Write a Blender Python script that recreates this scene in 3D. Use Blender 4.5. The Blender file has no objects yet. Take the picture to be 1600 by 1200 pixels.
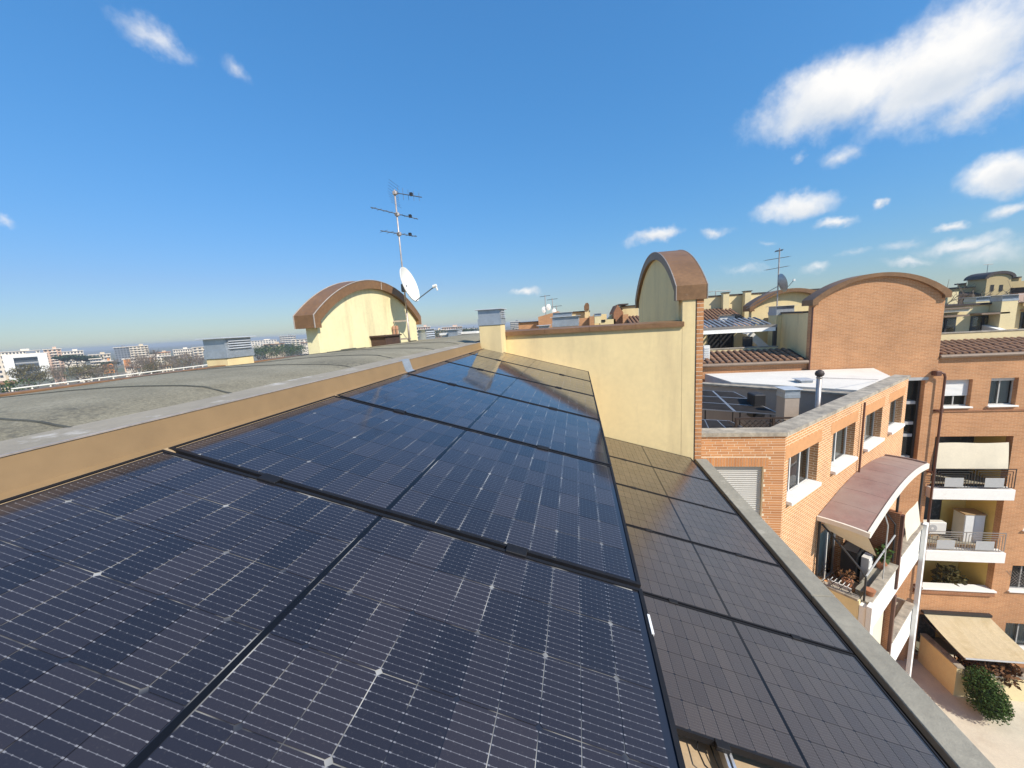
import bpy, math, random
from mathutils import Vector, Matrix
random.seed(7)
PI = math.pi
SC = bpy.context.scene
COL = SC.collection
rad = math.radians
HAZE = .00045
EYE = 18.5                      # height of the lens above the garden

# ------------------------------------------------------------------ camera
FPX = 600.0                     # focal length in pixels of the 1600 px wide photograph
_D = Vector((230, 3800, FPX)).normalized()
_U = -_D
_Y = Vector((100, -100, FPX)); _Y -= _Y.dot(_U) * _U; _Y.normalize()
_X = _Y.cross(_U)
if _X.x < 0: _X = -_X
RW = Matrix((_X, _Y, _U))       # camera axes (right, down, forward) -> world axes
def ray(px, py): return RW @ Vector((px - 800, py - 600, FPX))
def onY(px, py, y): r = ray(px, py); return r * (y / r.y)
def onX(px, py, x): r = ray(px, py); return r * (x / r.x)
def onZ(px, py, z): r = ray(px, py); return r * (z / r.z)

cd = bpy.data.cameras.new('camera'); cam = bpy.data.objects.new('camera', cd); COL.objects.link(cam)
cd.sensor_width = 36; cd.lens = 36 * FPX / 1600; cd.clip_start = .05; cd.clip_end = 9000
_r = RW @ Vector((1, 0, 0)); _u = RW @ Vector((0, -1, 0)); _b = RW @ Vector((0, 0, -1))
cam.matrix_world = Matrix(((_r.x, _u.x, _b.x, 0), (_r.y, _u.y, _b.y, 0), (_r.z, _u.z, _b.z, EYE), (0, 0, 0, 1)))
SC.camera = cam

# ------------------------------------------------------------------ light and exposure
SUN_EL, SUN_H = rad(41), Vector((.80, -.60))
SUN_TO = Vector((SUN_H.x * math.cos(SUN_EL), SUN_H.y * math.cos(SUN_EL), math.sin(SUN_EL)))
sd = bpy.data.lights.new('sun', 'SUN'); sun = bpy.data.objects.new('sun', sd); COL.objects.link(sun)
sd.energy = 4.6; sd.angle = rad(.53); sd.color = (1, .93, .82)
sun.rotation_euler = SUN_TO.to_track_quat('Z', 'Y').to_euler()
SC.view_settings.view_transform = 'Standard'; SC.view_settings.look = 'None'
SC.view_settings.exposure = 0.28; SC.view_settings.gamma = 1; SC.view_settings.use_curve_mapping = False
SC.cycles.use_denoising = True; SC.cycles.max_bounces = 8; SC.cycles.transparent_max_bounces = 16
SC.cycles.sample_clamp_indirect = 6; SC.cycles.caustics_reflective = False; SC.cycles.caustics_refractive = False

# ------------------------------------------------------------------ node helpers
class N:
    def __init__(s, nt): s.nt = nt; s.n = nt.nodes; s.l = nt.links
    def new(s, t, **k):
        n = s.n.new(t)
        for a, b in k.items(): setattr(n, a, b)
        return n
    def put(s, sock, v):
        if isinstance(v, bpy.types.NodeSocket): s.l.new(v, sock)
        elif v is not None: sock.default_value = v
    def math(s, op, a, b=None, c=None, clamp=False):
        n = s.new('ShaderNodeMath', operation=op); n.use_clamp = clamp
        s.put(n.inputs[0], a)
        if b is not None: s.put(n.inputs[1], b)
        if c is not None: s.put(n.inputs[2], c)
        return n.outputs[0]
    def vmath(s, op, a, b=None):
        n = s.new('ShaderNodeVectorMath', operation=op); s.put(n.inputs[0], a)
        if b is not None: s.put(n.inputs[1], b)
        return n.outputs['Value'] if op in ('DOT_PRODUCT', 'LENGTH') else n.outputs[0]
    def noise(s, vec, scale, detail=4, rough=.55, out=0):
        n = s.new('ShaderNodeTexNoise'); n.inputs['Scale'].default_value = scale
        n.inputs['Detail'].default_value = detail; n.inputs['Roughness'].default_value = rough
        if vec is not None: s.l.new(vec, n.inputs['Vector'])
        return n.outputs[out]
    def ramp(s, fac, stops):
        n = s.new('ShaderNodeValToRGB'); s.put(n.inputs[0], fac)
        cr = n.color_ramp
        while len(cr.elements) < len(stops): cr.elements.new(.5)
        for e, (p, c) in zip(cr.elements, stops): e.position = p; e.color = (*c, 1) if len(c) == 3 else c
        return n.outputs[0]
    def mix(s, fac, a, b, mode='MIX'):
        n = s.new('ShaderNodeMix', data_type='RGBA', blend_type=mode)
        s.put(n.inputs[0], fac); s.put(n.inputs[6], c4(a)); s.put(n.inputs[7], c4(b)); return n.outputs[2]
    def range(s, v, a, b, c=0, d=1, smooth=False):
        n = s.new('ShaderNodeMapRange'); n.clamp = True
        if smooth: n.interpolation_type = 'SMOOTHSTEP'
        s.put(n.inputs[0], v)
        for i, x in enumerate((a, b, c, d)): s.put(n.inputs[i + 1], x)
        return n.outputs[0]
    def bump(s, h, strength=.3, dist=.01):
        n = s.new('ShaderNodeBump'); n.inputs['Strength'].default_value = strength; n.inputs['Distance'].default_value = dist
        s.l.new(h, n.inputs['Height']); return n.outputs[0]
def c4(c):
    if isinstance(c, bpy.types.NodeSocket): return c
    return (*c, 1) if len(c) == 3 else c
MATS = {}
def newmat(name):
    m = bpy.data.materials.new(name); m.use_nodes = True; MATS[name] = m
    g = N(m.node_tree); g.n.clear()
    out = g.new('ShaderNodeOutputMaterial'); b = g.new('ShaderNodeBsdfPrincipled'); g.l.new(b.outputs[0], out.inputs[0])
    return m, g, b, out
def ocoord(g): return g.new('ShaderNodeTexCoord').outputs['Object']

# ------------------------------------------------------------------ world: clear blue sky with fair weather clouds
W = bpy.data.worlds.new('World'); SC.world = W; W.use_nodes = True
g = N(W.node_tree); g.n.clear()
wo = g.new('ShaderNodeOutputWorld')
sky = g.new('ShaderNodeTexSky', sky_type='NISHITA'); sky.sun_disc = False
sky.sun_elevation = SUN_EL; sky.sun_rotation = math.atan2(SUN_H.x, SUN_H.y)
sky.air_density = 1.0; sky.dust_density = .25; sky.ozone_density = 1.0; sky.altitude = 60
skyc = g.new('ShaderNodeHueSaturation'); skyc.inputs['Saturation'].default_value = 1.12; g.l.new(sky.outputs[0], skyc.inputs['Color'])
bg = g.new('ShaderNodeBackground'); lraw = g.math('MAXIMUM', g.vmath('DOT_PRODUCT', skyc.outputs[0], (.25, .6, .15)), .01)
lum = g.math('POWER', g.math('DIVIDE', lraw, 1.45), -.40)
tn = g.vmath('SCALE', g.mix(1, skyc.outputs[0], g.mix(g.range(lraw, 1.6, 6.5), (.575, 1.05, 1.275), (.70, .855, 1.12)), 'MULTIPLY')); g.l.new(lum, tn.node.inputs['Scale'])      # sky colour tinted, its brightness range compressed
g.l.new(tn, bg.inputs[0]); bg.inputs[1].default_value = .145
dirv = g.new('ShaderNodeTexCoord').outputs['Generated']
CLOUDS = [  # centre, end of the long half axis, half width (pixels of the photograph), weight
    ((1318, 146), (1140, 208), 60, 1.0), ((1480, 100), (1690, -10), 95, 1.1), ((1530, 165), (1390, 222), 42, .75), ((1322, 240), (1364, 228), 20, .55), ((1247, 248), (1262, 240), 10, .35),
    ((1760, 40), (1900, -60), 130, 1.1), ((1565, 268), (1468, 296), 36, 1.0), ((1243, 325), (1318, 316), 25, .95), ((1298, 352), (1348, 348), 11, .8), ((1382, 321), (1394, 310), 9, .7),  # first cloud here lies out of view, added for the lower panels' glare
    ((1025, 369), (1072, 358), 14, .85), ((1115, 357), (1152, 356), 10, .6), ((1490, 357), (1520, 353), 8, .6), ((1500, 388), (1590, 375), 16, .6), ((1430, 410), (1490, 405), 10, .6), ((1275, 420), (1305, 416), 10, .5),
    ((820, 456), (845, 455), 7, .6), ((252, 62), (312, 108), 26, .46), ((362, 95), (394, 124), 17, .34), ((6, 341), (30, 345), 9, .42), ((1590, 320), (1640, 300), 14, .6), ((1545, 402), (1640, 390), 22, .44), ((1410, 385), (1470, 378), 12, .38), ((1330, 395), (1380, 388), 9, .34), ((1160, 425), (1210, 420), 10, .34), ((1200, 380), (1222, 378), 6, .4)]
warp = g.noise(dirv, 9, 5, .6, 1)
wv = g.vmath('SCALE', g.vmath('SUBTRACT', warp, (.5, .5, .5))); wv.node.inputs['Scale'].default_value = .085
dw = g.vmath('ADD', dirv, wv)
best = None; shade = None
for (cx, cy), (ax, ay), hw, wt in CLOUDS:
    c = ray(cx, cy).normalized(); a = ray(ax, ay).normalized() - c; la = a.length
    ex, ey = ax - cx, ay - cy; le = math.hypot(ex, ey)
    b = ray(cx - ey / le * hw, cy + ex / le * hw).normalized() - c
    b = b - a * (b.dot(a) / a.dot(a)); lb = b.length
    if b.z > 0: b = -b                       # b points to the underside
    A = a / la / la; B = b / lb / lb
    rel = g.vmath('SUBTRACT', dw, tuple(c))
    u = g.vmath('DOT_PRODUCT', rel, tuple(A)); v = g.vmath('DOT_PRODUCT', rel, tuple(B))
    rr = g.math('SQRT', g.math('ADD', g.math('MULTIPLY', u, u), g.math('MULTIPLY', v, v)))
    m = g.math('MULTIPLY', g.math('SUBTRACT', 1.15, rr), wt)
    s_ = g.math('MULTIPLY', v, g.math('MAXIMUM', m, 0))
    best = m if best is None else g.math('MAXIMUM', best, m)
    shade = s_ if shade is None else g.math('ADD', shade, s_)
# the same kind of cloud goes on, thinly scattered, over the rest of the sky behind the camera
sep = g.new('ShaderNodeSeparateXYZ'); g.l.new(dirv, sep.inputs[0])
fluff = g.math('ADD', g.math('MULTIPLY', g.noise(dirv, 13, 9, .66), .75), g.math('MULTIPLY', g.noise(dw, 30, 6, .6), .25))
dens = g.math('ADD', best, g.math('MULTIPLY', g.math('SUBTRACT', fluff, .5), 1.25))
dens = g.range(dens, .05, .86, 0, .97, True)
lump = g.noise(dw, 11, 4, .5)
sh = g.range(g.math('ADD', g.math('MULTIPLY', shade, .75), g.math('SUBTRACT', lump, .5)), -.22, .36)
ccol = g.mix(sh, (1.0, .985, .96), (.66, .72, .80))
bgc = g.new('ShaderNodeBackground'); g.l.new(ccol, bgc.inputs[0]); bgc.inputs[1].default_value = .86
mx = g.new('ShaderNodeMixShader'); g.l.new(dens, mx.inputs[0]); g.l.new(bg.outputs[0], mx.inputs[1]); g.l.new(bgc.outputs[0], mx.inputs[2])
g.l.new(mx.outputs[0], wo.inputs[0])

# ------------------------------------------------------------------ materials
def plain(name, col, rough=.7, var=.12, scale=3., bump=.0, bscale=60., metal=0., spec=.5, stain=None, sscale=1.2, spos=(.55, .75), coat=0, streak=False):
    m, g, b, out = newmat(name); co = ocoord(g)
    n = g.noise(co, scale, 5, .6)
    c = g.mix(1, c4(col), g.ramp(n, [(.25, (1 - var,) * 3), (.75, (1 + var,) * 3)]), 'MULTIPLY')
    n2 = g.noise(co, scale * 9, 3, .6)
    c = g.mix(1, c, g.ramp(n2, [(.3, (1 - var * .6,) * 3), (.7, (1 + var * .6,) * 3)]), 'MULTIPLY')
    if stain:
        sv = co
        if streak:
            mp = g.new('ShaderNodeMapping'); mp.inputs['Scale'].default_value = (1, 1, .12); g.l.new(co, mp.inputs[0]); sv = mp.outputs[0]
        f = g.range(g.noise(sv, sscale, 6, .65), spos[0], spos[1])
        c = g.mix(g.math('MULTIPLY', f, .75), c, c4(stain))
    g.l.new(c, b.inputs['Base Color'])
    b.inputs['Metallic'].default_value = metal; b.inputs['Specular IOR Level'].default_value = spec
    b.inputs['Coat Weight'].default_value = coat
    g.put(b.inputs['Roughness'], g.range(n2, .2, .8, max(rough - .1, .03), min(rough + .1, 1)))
    if bump: g.l.new(g.bump(g.noise(co, bscale, 4, .6), bump, .01), b.inputs['Normal'])
    return m
def brickmat(name, c1, c2, mortar, bw=.25, bh=.066, jt=.012):
    m, g, b, out = newmat(name); co = ocoord(g)
    s = g.new('ShaderNodeSeparateXYZ'); g.l.new(co, s.inputs[0])
    cm = g.new('ShaderNodeCombineXYZ'); g.l.new(g.math('ADD', s.outputs[0], s.outputs[1]), cm.inputs[0]); g.l.new(s.outputs[2], cm.inputs[1])
    t = g.new('ShaderNodeTexBrick'); g.l.new(cm.outputs[0], t.inputs['Vector'])
    t.inputs['Scale'].default_value = 1; t.inputs['Brick Width'].default_value = bw; t.inputs['Row Height'].default_value = bh
    t.inputs['Mortar Size'].default_value = jt * .5; t.inputs['Mortar Smooth'].default_value = .1; t.inputs['Bias'].default_value = -.2
    t.inputs['Color1'].default_value = c4(c1); t.inputs['Color2'].default_value = c4(c2); t.inputs['Mortar'].default_value = c4(mortar)
    n = g.noise(co, .8, 5, .6)
    c = g.mix(1, t.outputs[0], g.ramp(n, [(.3, (.86,) * 3), (.7, (1.12,) * 3)]), 'MULTIPLY')
    n3 = g.noise(cm.outputs[0], 25, 3, .6)
    c = g.mix(1, c, g.ramp(n3, [(.3, (.9,) * 3), (.7, (1.1,) * 3)]), 'MULTIPLY')
    g.l.new(c, b.inputs['Base Color']); b.inputs['Roughness'].default_value = .85
    g.l.new(g.bump(g.math('SUBTRACT', 1, t.outputs[1]), .5, .006), b.inputs['Normal'])
    return m
def glassy(name, tint, rough=.03, dirt=0., transp=.0, dust=(.4, .36, .3), bump=0, ior=1.5):
    """thin pane: Fresnel reflection over what lies behind (transp) with a film of dust"""
    m, g, b, out = newmat(name); co = ocoord(g)
    fr = g.new('ShaderNodeFresnel'); fr.inputs[0].default_value = ior
    gl = g.new('ShaderNodeBsdfGlossy'); gl.inputs['Roughness'].default_value = rough
    tr = g.new('ShaderNodeBsdfTransparent'); tr.inputs[0].default_value = c4(tint)
    mx = g.new('ShaderNodeMixShader'); g.l.new(fr.outputs[0], mx.inputs[0]); g.l.new(tr.outputs[0], mx.inputs[1]); g.l.new(gl.outputs[0], mx.inputs[2])
    res = mx.outputs[0]
    if dirt:
        df = g.new('ShaderNodeBsdfDiffuse'); df.inputs[0].default_value = c4(dust)
        f = g.math('MULTIPLY', g.range(g.noise(co, 2.2, 6, .65), .3, .75, .35, 1), dirt)
        spk = g.range(g.noise(co, 260, 2, .5), .66, .74, 0, .35 * min(1, dirt * 8))  # pale speckles painted in as sparkle
        m2 = g.new('ShaderNodeMixShader'); g.l.new(g.math('ADD', f, spk), m2.inputs[0]); g.l.new(res, m2.inputs[1]); g.l.new(df.outputs[0], m2.inputs[2]); res = m2.outputs[0]
    if bump:
        nb = g.bump(g.noise(co, 420, 2, .5), bump, .002)
        g.l.new(nb, gl.inputs['Normal']); g.l.new(nb, fr.inputs['Normal'])
    g.l.new(res, out.inputs[0]); g.n.remove(b)
    return m
def laminate(g, b, c, coat, dust, bump, wcoord=True):
    geo = g.new('ShaderNodeNewGeometry').outputs['Position']
    if dust:
        f = g.range(g.noise(geo, 2.4, 6, .65), .3, .75, .3, 1); spk = g.range(g.noise(geo, 210, 2, .5), .62, .72, 0, 2.2)  # dust film, plus pale speckles that paint sparkle into the colour
        c = g.mix(g.math('MULTIPLY', g.math('ADD', f, spk), dust, clamp=True), c, (.50, .43, .36))
    g.put(b.inputs['Base Color'], c4(c)); b.inputs['Roughness'].default_value = .5; b.inputs['Specular IOR Level'].default_value = .15
    b.inputs['Coat Weight'].default_value = 1; b.inputs['Coat IOR'].default_value = coat[0]; b.inputs['Coat Roughness'].default_value = coat[1]
    if bump: g.l.new(g.bump(g.noise(geo, 330, 2, .5), bump, .002), b.inputs['Coat Normal'])
def pvcell(name, base, base2, line, wires=10, cw=.0815, ch=.160, coat=(1.55, .03), wmax=.40, dust=0., bump=0., vary=1., metal=0., brough=.5):
    m, g, b, out = newmat(name); co = ocoord(g)
    s = g.new('ShaderNodeSeparateXYZ'); g.l.new(co, s.inputs[0]); x, y = s.outputs[0], s.outputs[1]
    rnd = g.new('ShaderNodeObjectInfo').outputs['Random']
    c = g.mix(rnd, base, base2)
    c = g.mix(1, c, g.ramp(rnd, [(0, (1 - .4 * vary,) * 3), (.5, (1.0,) * 3), (1, (1 + .5 * vary,) * 3)]), 'MULTIPLY')
    pit = ch / wires
    fy = g.math('ABSOLUTE', g.math('SUBTRACT', g.math('FRACT', g.math('ADD', g.math('DIVIDE', y, pit), 50.0)), .5))
    wire = g.range(fy, .022, .042, 1, 0)
    wn = g.noise(co, 35, 2, .5)
    wire = g.math('MULTIPLY', wire, g.range(g.math('ADD', g.math('MULTIPLY', rnd, .5), wn), .35, .95, .05, wmax))
    dp = cw / 5
    fx = g.math('ABSOLUTE', g.math('SUBTRACT', g.math('FRACT', g.math('ADD', g.math('DIVIDE', x, dp), 50.0)), .5))
    dot = g.math('MULTIPLY', g.range(fx, .06, .09, 1, 0), g.range(fy, .05, .075, 1, 0))
    edge = g.math('MULTIPLY', g.range(g.math('ABSOLUTE', x), cw * .5 - .0055, cw * .5 - .0035, 0, 1), g.range(fy, .06, .09, 1, 0))
    f = g.math('MAXIMUM', wire, g.math('MAXIMUM', g.math('MULTIPLY', dot, .36), g.math('MULTIPLY', edge, .48)))
    fing = g.range(g.math('ABSOLUTE', g.math('SUBTRACT', g.math('FRACT', g.math('MULTIPLY', x, 640)), .5)), .1, .2, .05, 0)
    c = g.mix(g.math('ADD', f, fing, clamp=True), c, line)
    laminate(g, b, c, coat, dust, bump)
    if metal:
        b.inputs['Metallic'].default_value = metal; b.inputs['Roughness'].default_value = brough
        g.l.new(g.bump(g.noise(g.new('ShaderNodeNewGeometry').outputs['Position'], 260, 2, .6), .8, .003), b.inputs['Normal'])
    return m

plain('yellow_render', (.80, .635, .335), .85, .06, 1.3, .15, 90, stain=(.54, .42, .24), sscale=2.2, spos=(.50, .80), streak=True)
plain('yellow_stained', (.84, .75, .44), .85, .08, 1.6, .2, 80, stain=(.46, .33, .18), sscale=2.0, spos=(.55, .8), streak=True)
plain('cream_render', (.76, .63, .36), .85, .07, 1.2, .1, 70)
plain('yellow_inside', (.80, .61, .21), .85, .06, 1.2)
plain('copper_brown', (.215, .118, .056), .5, .22, 2.2, .1, 30, spec=.35, stain=(.30, .24, .18), sscale=7, spos=(.62, .8))
plain('copper_dark', (.065, .05, .045), .55, .25, 2.5, .1, 30, spec=.3)
plain('copper_edge', (.36, .31, .27), .6, .2, 6)
plain('ochre_metal', (.27, .175, .085), .5, .10, 1.2, .05, 20, spec=.4, stain=(.20, .125, .06), sscale=2.5, spos=(.6, .85))
plain('ochre_lip', (.42, .30, .17), .55, .12, 3)
plain('peel_strip', (.33, .285, .215), .85, .12, 3, .3, 120, stain=(.62, .58, .52), sscale=4.5, spos=(.57, .66))
plain('seam_bitumen', (.075, .075, .062), .95, .2, 9, .4, 90)
plain('galvanised', (.42, .46, .50), .45, .16, 7, .05, 40, metal=.55, spec=.5)
plain('galvanised_light', (.60, .63, .66), .45, .1, 7, .05, 40, metal=.3)
plain('concrete_cap', (.30, .275, .215), .9, .16, 2.5, .35, 70, stain=(.50, .46, .37), sscale=5, spos=(.6, .75))
plain('stone_cap', (.46, .40, .31), .9, .16, 2.5, .3, 60, stain=(.15, .135, .115), sscale=3.6, spos=(.38, .66))
plain('black_metal', (.012, .012, .014), .6, .2, 8, spec=.25)
plain('black_rubber', (.012, .012, .012), .85, .2, 8)
plain('gutter_dark', (.02, .02, .02), .9, .2, 8)
plain('aluminium', (.72, .72, .72), .35, .08, 9, metal=.7)
plain('white_paint', (.80, .78, .73), .6, .05, 2)
plain('white_wall', (.82, .80, .75), .8, .05, 1, .1, 60, stain=(.55, .48, .40), sscale=2, spos=(.62, .85))
plain('white_membrane', (.76, .71, .62), .8, .06, .8, .1, 40, stain=(.62, .58, .50), sscale=1.0, spos=(.55, .8))
plain('pink_render', (.42, .34, .27), .85, .08, 1.5)
plain('terracotta_tile', (.33, .18, .10), .85, .3, 2.2, .25, 40, stain=(.17, .11, .075), sscale=4, spos=(.45, .7))
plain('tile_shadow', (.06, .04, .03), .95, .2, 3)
plain('gutter_brown', (.24, .17, .12), .6, .15, 4)
plain('pipe_red', (.115, .05, .036), .5, .15, 4)
plain('beige_roof', (.42, .31, .19), .9, .15, 2, .2, 50)
plain('dish_white', (.80, .78, .72), .4, .04, 3)
plain('mast_steel', (.50, .44, .40), .45, .25, 8, metal=.35, stain=(.36, .17, .09), sscale=9, spos=(.6, .75))
plain('antenna_dark', (.10, .11, .12), .5, .2, 8)
plain('rust_iron', (.075, .042, .03), .8, .3, 8, .3, 60)
plain('clay_pipe', (.45, .25, .16), .7, .15, 6)
plain('canopy_red', (.26, .15, .125), .8, .18, 1.6, .1, 40, stain=(.32, .25, .21), sscale=.55, spos=(.34, .6))
plain('canopy_trim', (.75, .70, .60), .6, .06, 3)
plain('awning_cream', (.74, .66, .50), .85, .06, 1.5)
plain('awning_dirty', (.55, .45, .28), .85, .12, 1.2, stain=(.36, .27, .13), sscale=1.3, spos=(.45, .75))
plain('iron_dark', (.03, .028, .028), .5, .2, 8)
plain('iron_grey', (.24, .22, .20), .5, .2, 8)
plain('panel_grey', (.42, .42, .41), .6, .08, 6)
plain('shutter_white', (.70, .70, .68), .6, .04, 6)
plain('shutter_grey', (.44, .43, .40), .65, .05, 6)
plain('dark_room', (.018, .017, .017), .9, .3, 2)
plain('dark_wood', (.05, .032, .022), .7, .25, 5)
plain('plastic_dark', (.022, .021, .022), .5, .15, 5)
plain('deck_tan', (.36, .24, .12), .85, .2, 4)
plain('courtyard_paving', (.58, .52, .405), .9, .10, 1.6, .15, 30, stain=(.44, .36, .26), sscale=.6, spos=(.5, .75))
plain('soil', (.13, .09, .065), .95, .25, 2, .4, 20)
plain('town_ground', (.20, .18, .13), .95, .3, .02, stain=(.10, .12, .05), sscale=.012, spos=(.42, .6))
plain('pale_street', (.40, .36, .31), .9, .15, .1)
plain('town_white', (.74, .66, .55), .85, .08, .3)
plain('peach_wall', (.62, .42, .30), .85, .06, .3)
plain('orange_wall', (.62, .25, .075), .85, .08, .3)
plain('grey_cladding', (.17, .19, .22), .6, .1, .3)
plain('beige_wall', (.55, .46, .33), .85, .08, .3)
plain('pinkish_wall', (.58, .40, .31), .85, .08, .3)
plain('window_dark', (.05, .06, .07), .25, .3, .5)
plain('olive_render', (.48, .37, .19), .9, .08, .6)
plain('bark', (.12, .09, .065), .95, .25, 4, .4, 20)
plain('bark_pale', (.25, .20, .155), .95, .25, 2)
plain('bark_twig', (.20, .15, .11), .95, .3, .6)
plain('lattice_wood', (.05, .03, .02), .8, .2, 6)
plain('ac_white', (.72, .70, .64), .5, .05, 5)
plain('stainless', (.42, .38, .35), .38, .15, 6, metal=.6)
plain('pot_clay', (.42, .18, .09), .8, .15, 6)
plain('curtain_aqua', (.45, .60, .60), .85, .08, 4)
plain('cable_black', (.012, .012, .012), .6, .1, 5)
brickmat('brick_orange', (.60, .285, .115), (.50, .225, .088), (.84, .64, .42), .25, .072, .019)
brickmat('brick_facade', (.53, .252, .108), (.43, .198, .082), (.62, .43, .27))
brickmat('brick_deep', (.36, .15, .065), (.30, .12, .05), (.40, .27, .17))
plain('mortar', (.74, .61, .44), .95, .1, 8, .2, 90)
def brickpiece(name, c1, c2):
    m, g, b, out = newmat(name); co = ocoord(g); rnd = g.new('ShaderNodeObjectInfo').outputs['Random']
    c = g.mix(rnd, c1, c2)
    c = g.mix(1, c, g.ramp(g.noise(co, 30, 4, .6), [(.3, (.85,) * 3), (.7, (1.14,) * 3)]), 'MULTIPLY')
    g.l.new(c, b.inputs['Base Color']); b.inputs['Roughness'].default_value = .85
    g.l.new(g.bump(g.noise(co, 120, 3, .6), .3, .004), b.inputs['Normal']); return m
brickpiece('brick_piece', (.60, .275, .11), (.45, .19, .072))
def leafmat(name, c1, c2, c3):
    m, g, b, out = newmat(name); co = ocoord(g)
    n = g.noise(co, 1.4, 4, .7); c = g.ramp(n, [(.25, c1), (.5, c2), (.78, c3)])
    gn = g.new('ShaderNodeNewGeometry').outputs['Random Per Island']
    c = g.mix(1, c, g.ramp(gn, [(0, (.55,) * 3), (1, (1.4,) * 3)]), 'MULTIPLY')
    g.l.new(c, b.inputs['Base Color']); b.inputs['Roughness'].default_value = .7; b.inputs['Specular IOR Level'].default_value = .2
    return m
leafmat('leaf_pine', (.018, .038, .018), (.03, .055, .024), (.055, .08, .03))
leafmat('leaf_green', (.03, .055, .015), (.05, .085, .022), (.09, .12, .035))
leafmat('leaf_bright', (.028, .058, .012), (.048, .09, .018), (.085, .13, .03))
leafmat('leaf_olive', (.07, .06, .025), (.12, .10, .035), (.17, .13, .05))
leafmat('leaf_brown', (.10, .045, .02), (.18, .085, .035), (.27, .15, .07))
pvcell('pv_cell', (.010, .009, .016), (.019, .015, .018), (.44, .43, .44), coat=(1.50, .03), dust=.013, bump=.03, wmax=.33, vary=.75)
pvcell('pv_cell_dusty', (.115, .083, .060), (.13, .094, .067), (.40, .32, .24), coat=(1.58, .12), wmax=.4, dust=.03, bump=.3, vary=.15, metal=.72, brough=.48)
glassy('window_glass', (.80, .84, .84), .02, .03)
def gapmat():
    m, g, b, out = newmat('pv_backsheet'); co = ocoord(g)
    sx = g.new('ShaderNodeSeparateXYZ'); g.l.new(co, sx.inputs[0])      # black border outside the cell field
    f = g.math('MULTIPLY', g.range(g.noise(co, 5.5, 3, .5), .48, .70), g.range(g.math('ABSOLUTE', sx.outputs[0]), .8455, .8465, 1, 0))  # noise paints pale glints into the cell gaps
    laminate(g, b, g.mix(f, (.02, .02, .026), (.50, .48, .43)), (1.55, .03), 0, .03)
gapmat()
m, g, b, out = newmat('pv_backsheet_dark'); laminate(g, b, (.016, .013, .012), (1.58, .12), 0, .3)
m, g, b, out = newmat('pv_strip'); laminate(g, b, (.006, .006, .007), (1.22, .05), 0, .03)
def bitumen():
    m, g, b, out = newmat('bitumen_grey'); co = ocoord(g)
    n = g.noise(co, 2.2, 5, .65); n2 = g.noise(co, 75, 4, .75)
    c = g.ramp(n, [(.3, (.21, .185, .125)), (.55, (.28, .25, .175)), (.75, (.33, .295, .215))])
    c = g.mix(1, c, g.ramp(n2, [(.32, (.64,) * 3), (.68, (1.3,) * 3)]), 'MULTIPLY')
    # wrinkles and dirt patches of the old felt
    mp = g.new('ShaderNodeMapping'); mp.inputs['Scale'].default_value = (1, 1.7, 1); g.l.new(co, mp.inputs[0])
    f = g.range(g.noise(mp.outputs[0], .9, 5, .7), .52, .68)
    wr = g.noise(co, 34, 3, .6)
    c = g.mix(g.math('MULTIPLY', f, g.range(wr, .48, .6, .1, .8)), c, (.075, .07, .055))
    w2 = g.range(g.noise(co, 3.1, 2, .5), .70, .73); c = g.mix(g.math('MULTIPLY', w2, .5), c, (.5, .48, .42))
    g.l.new(c, b.inputs['Base Color']); b.inputs['Roughness'].default_value = .95
    g.l.new(g.bump(g.math('ADD', n2, g.math('MULTIPLY', g.math('MULTIPLY', wr, f), 1.5)), .6, .012), b.inputs['Normal'])
bitumen()

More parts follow.
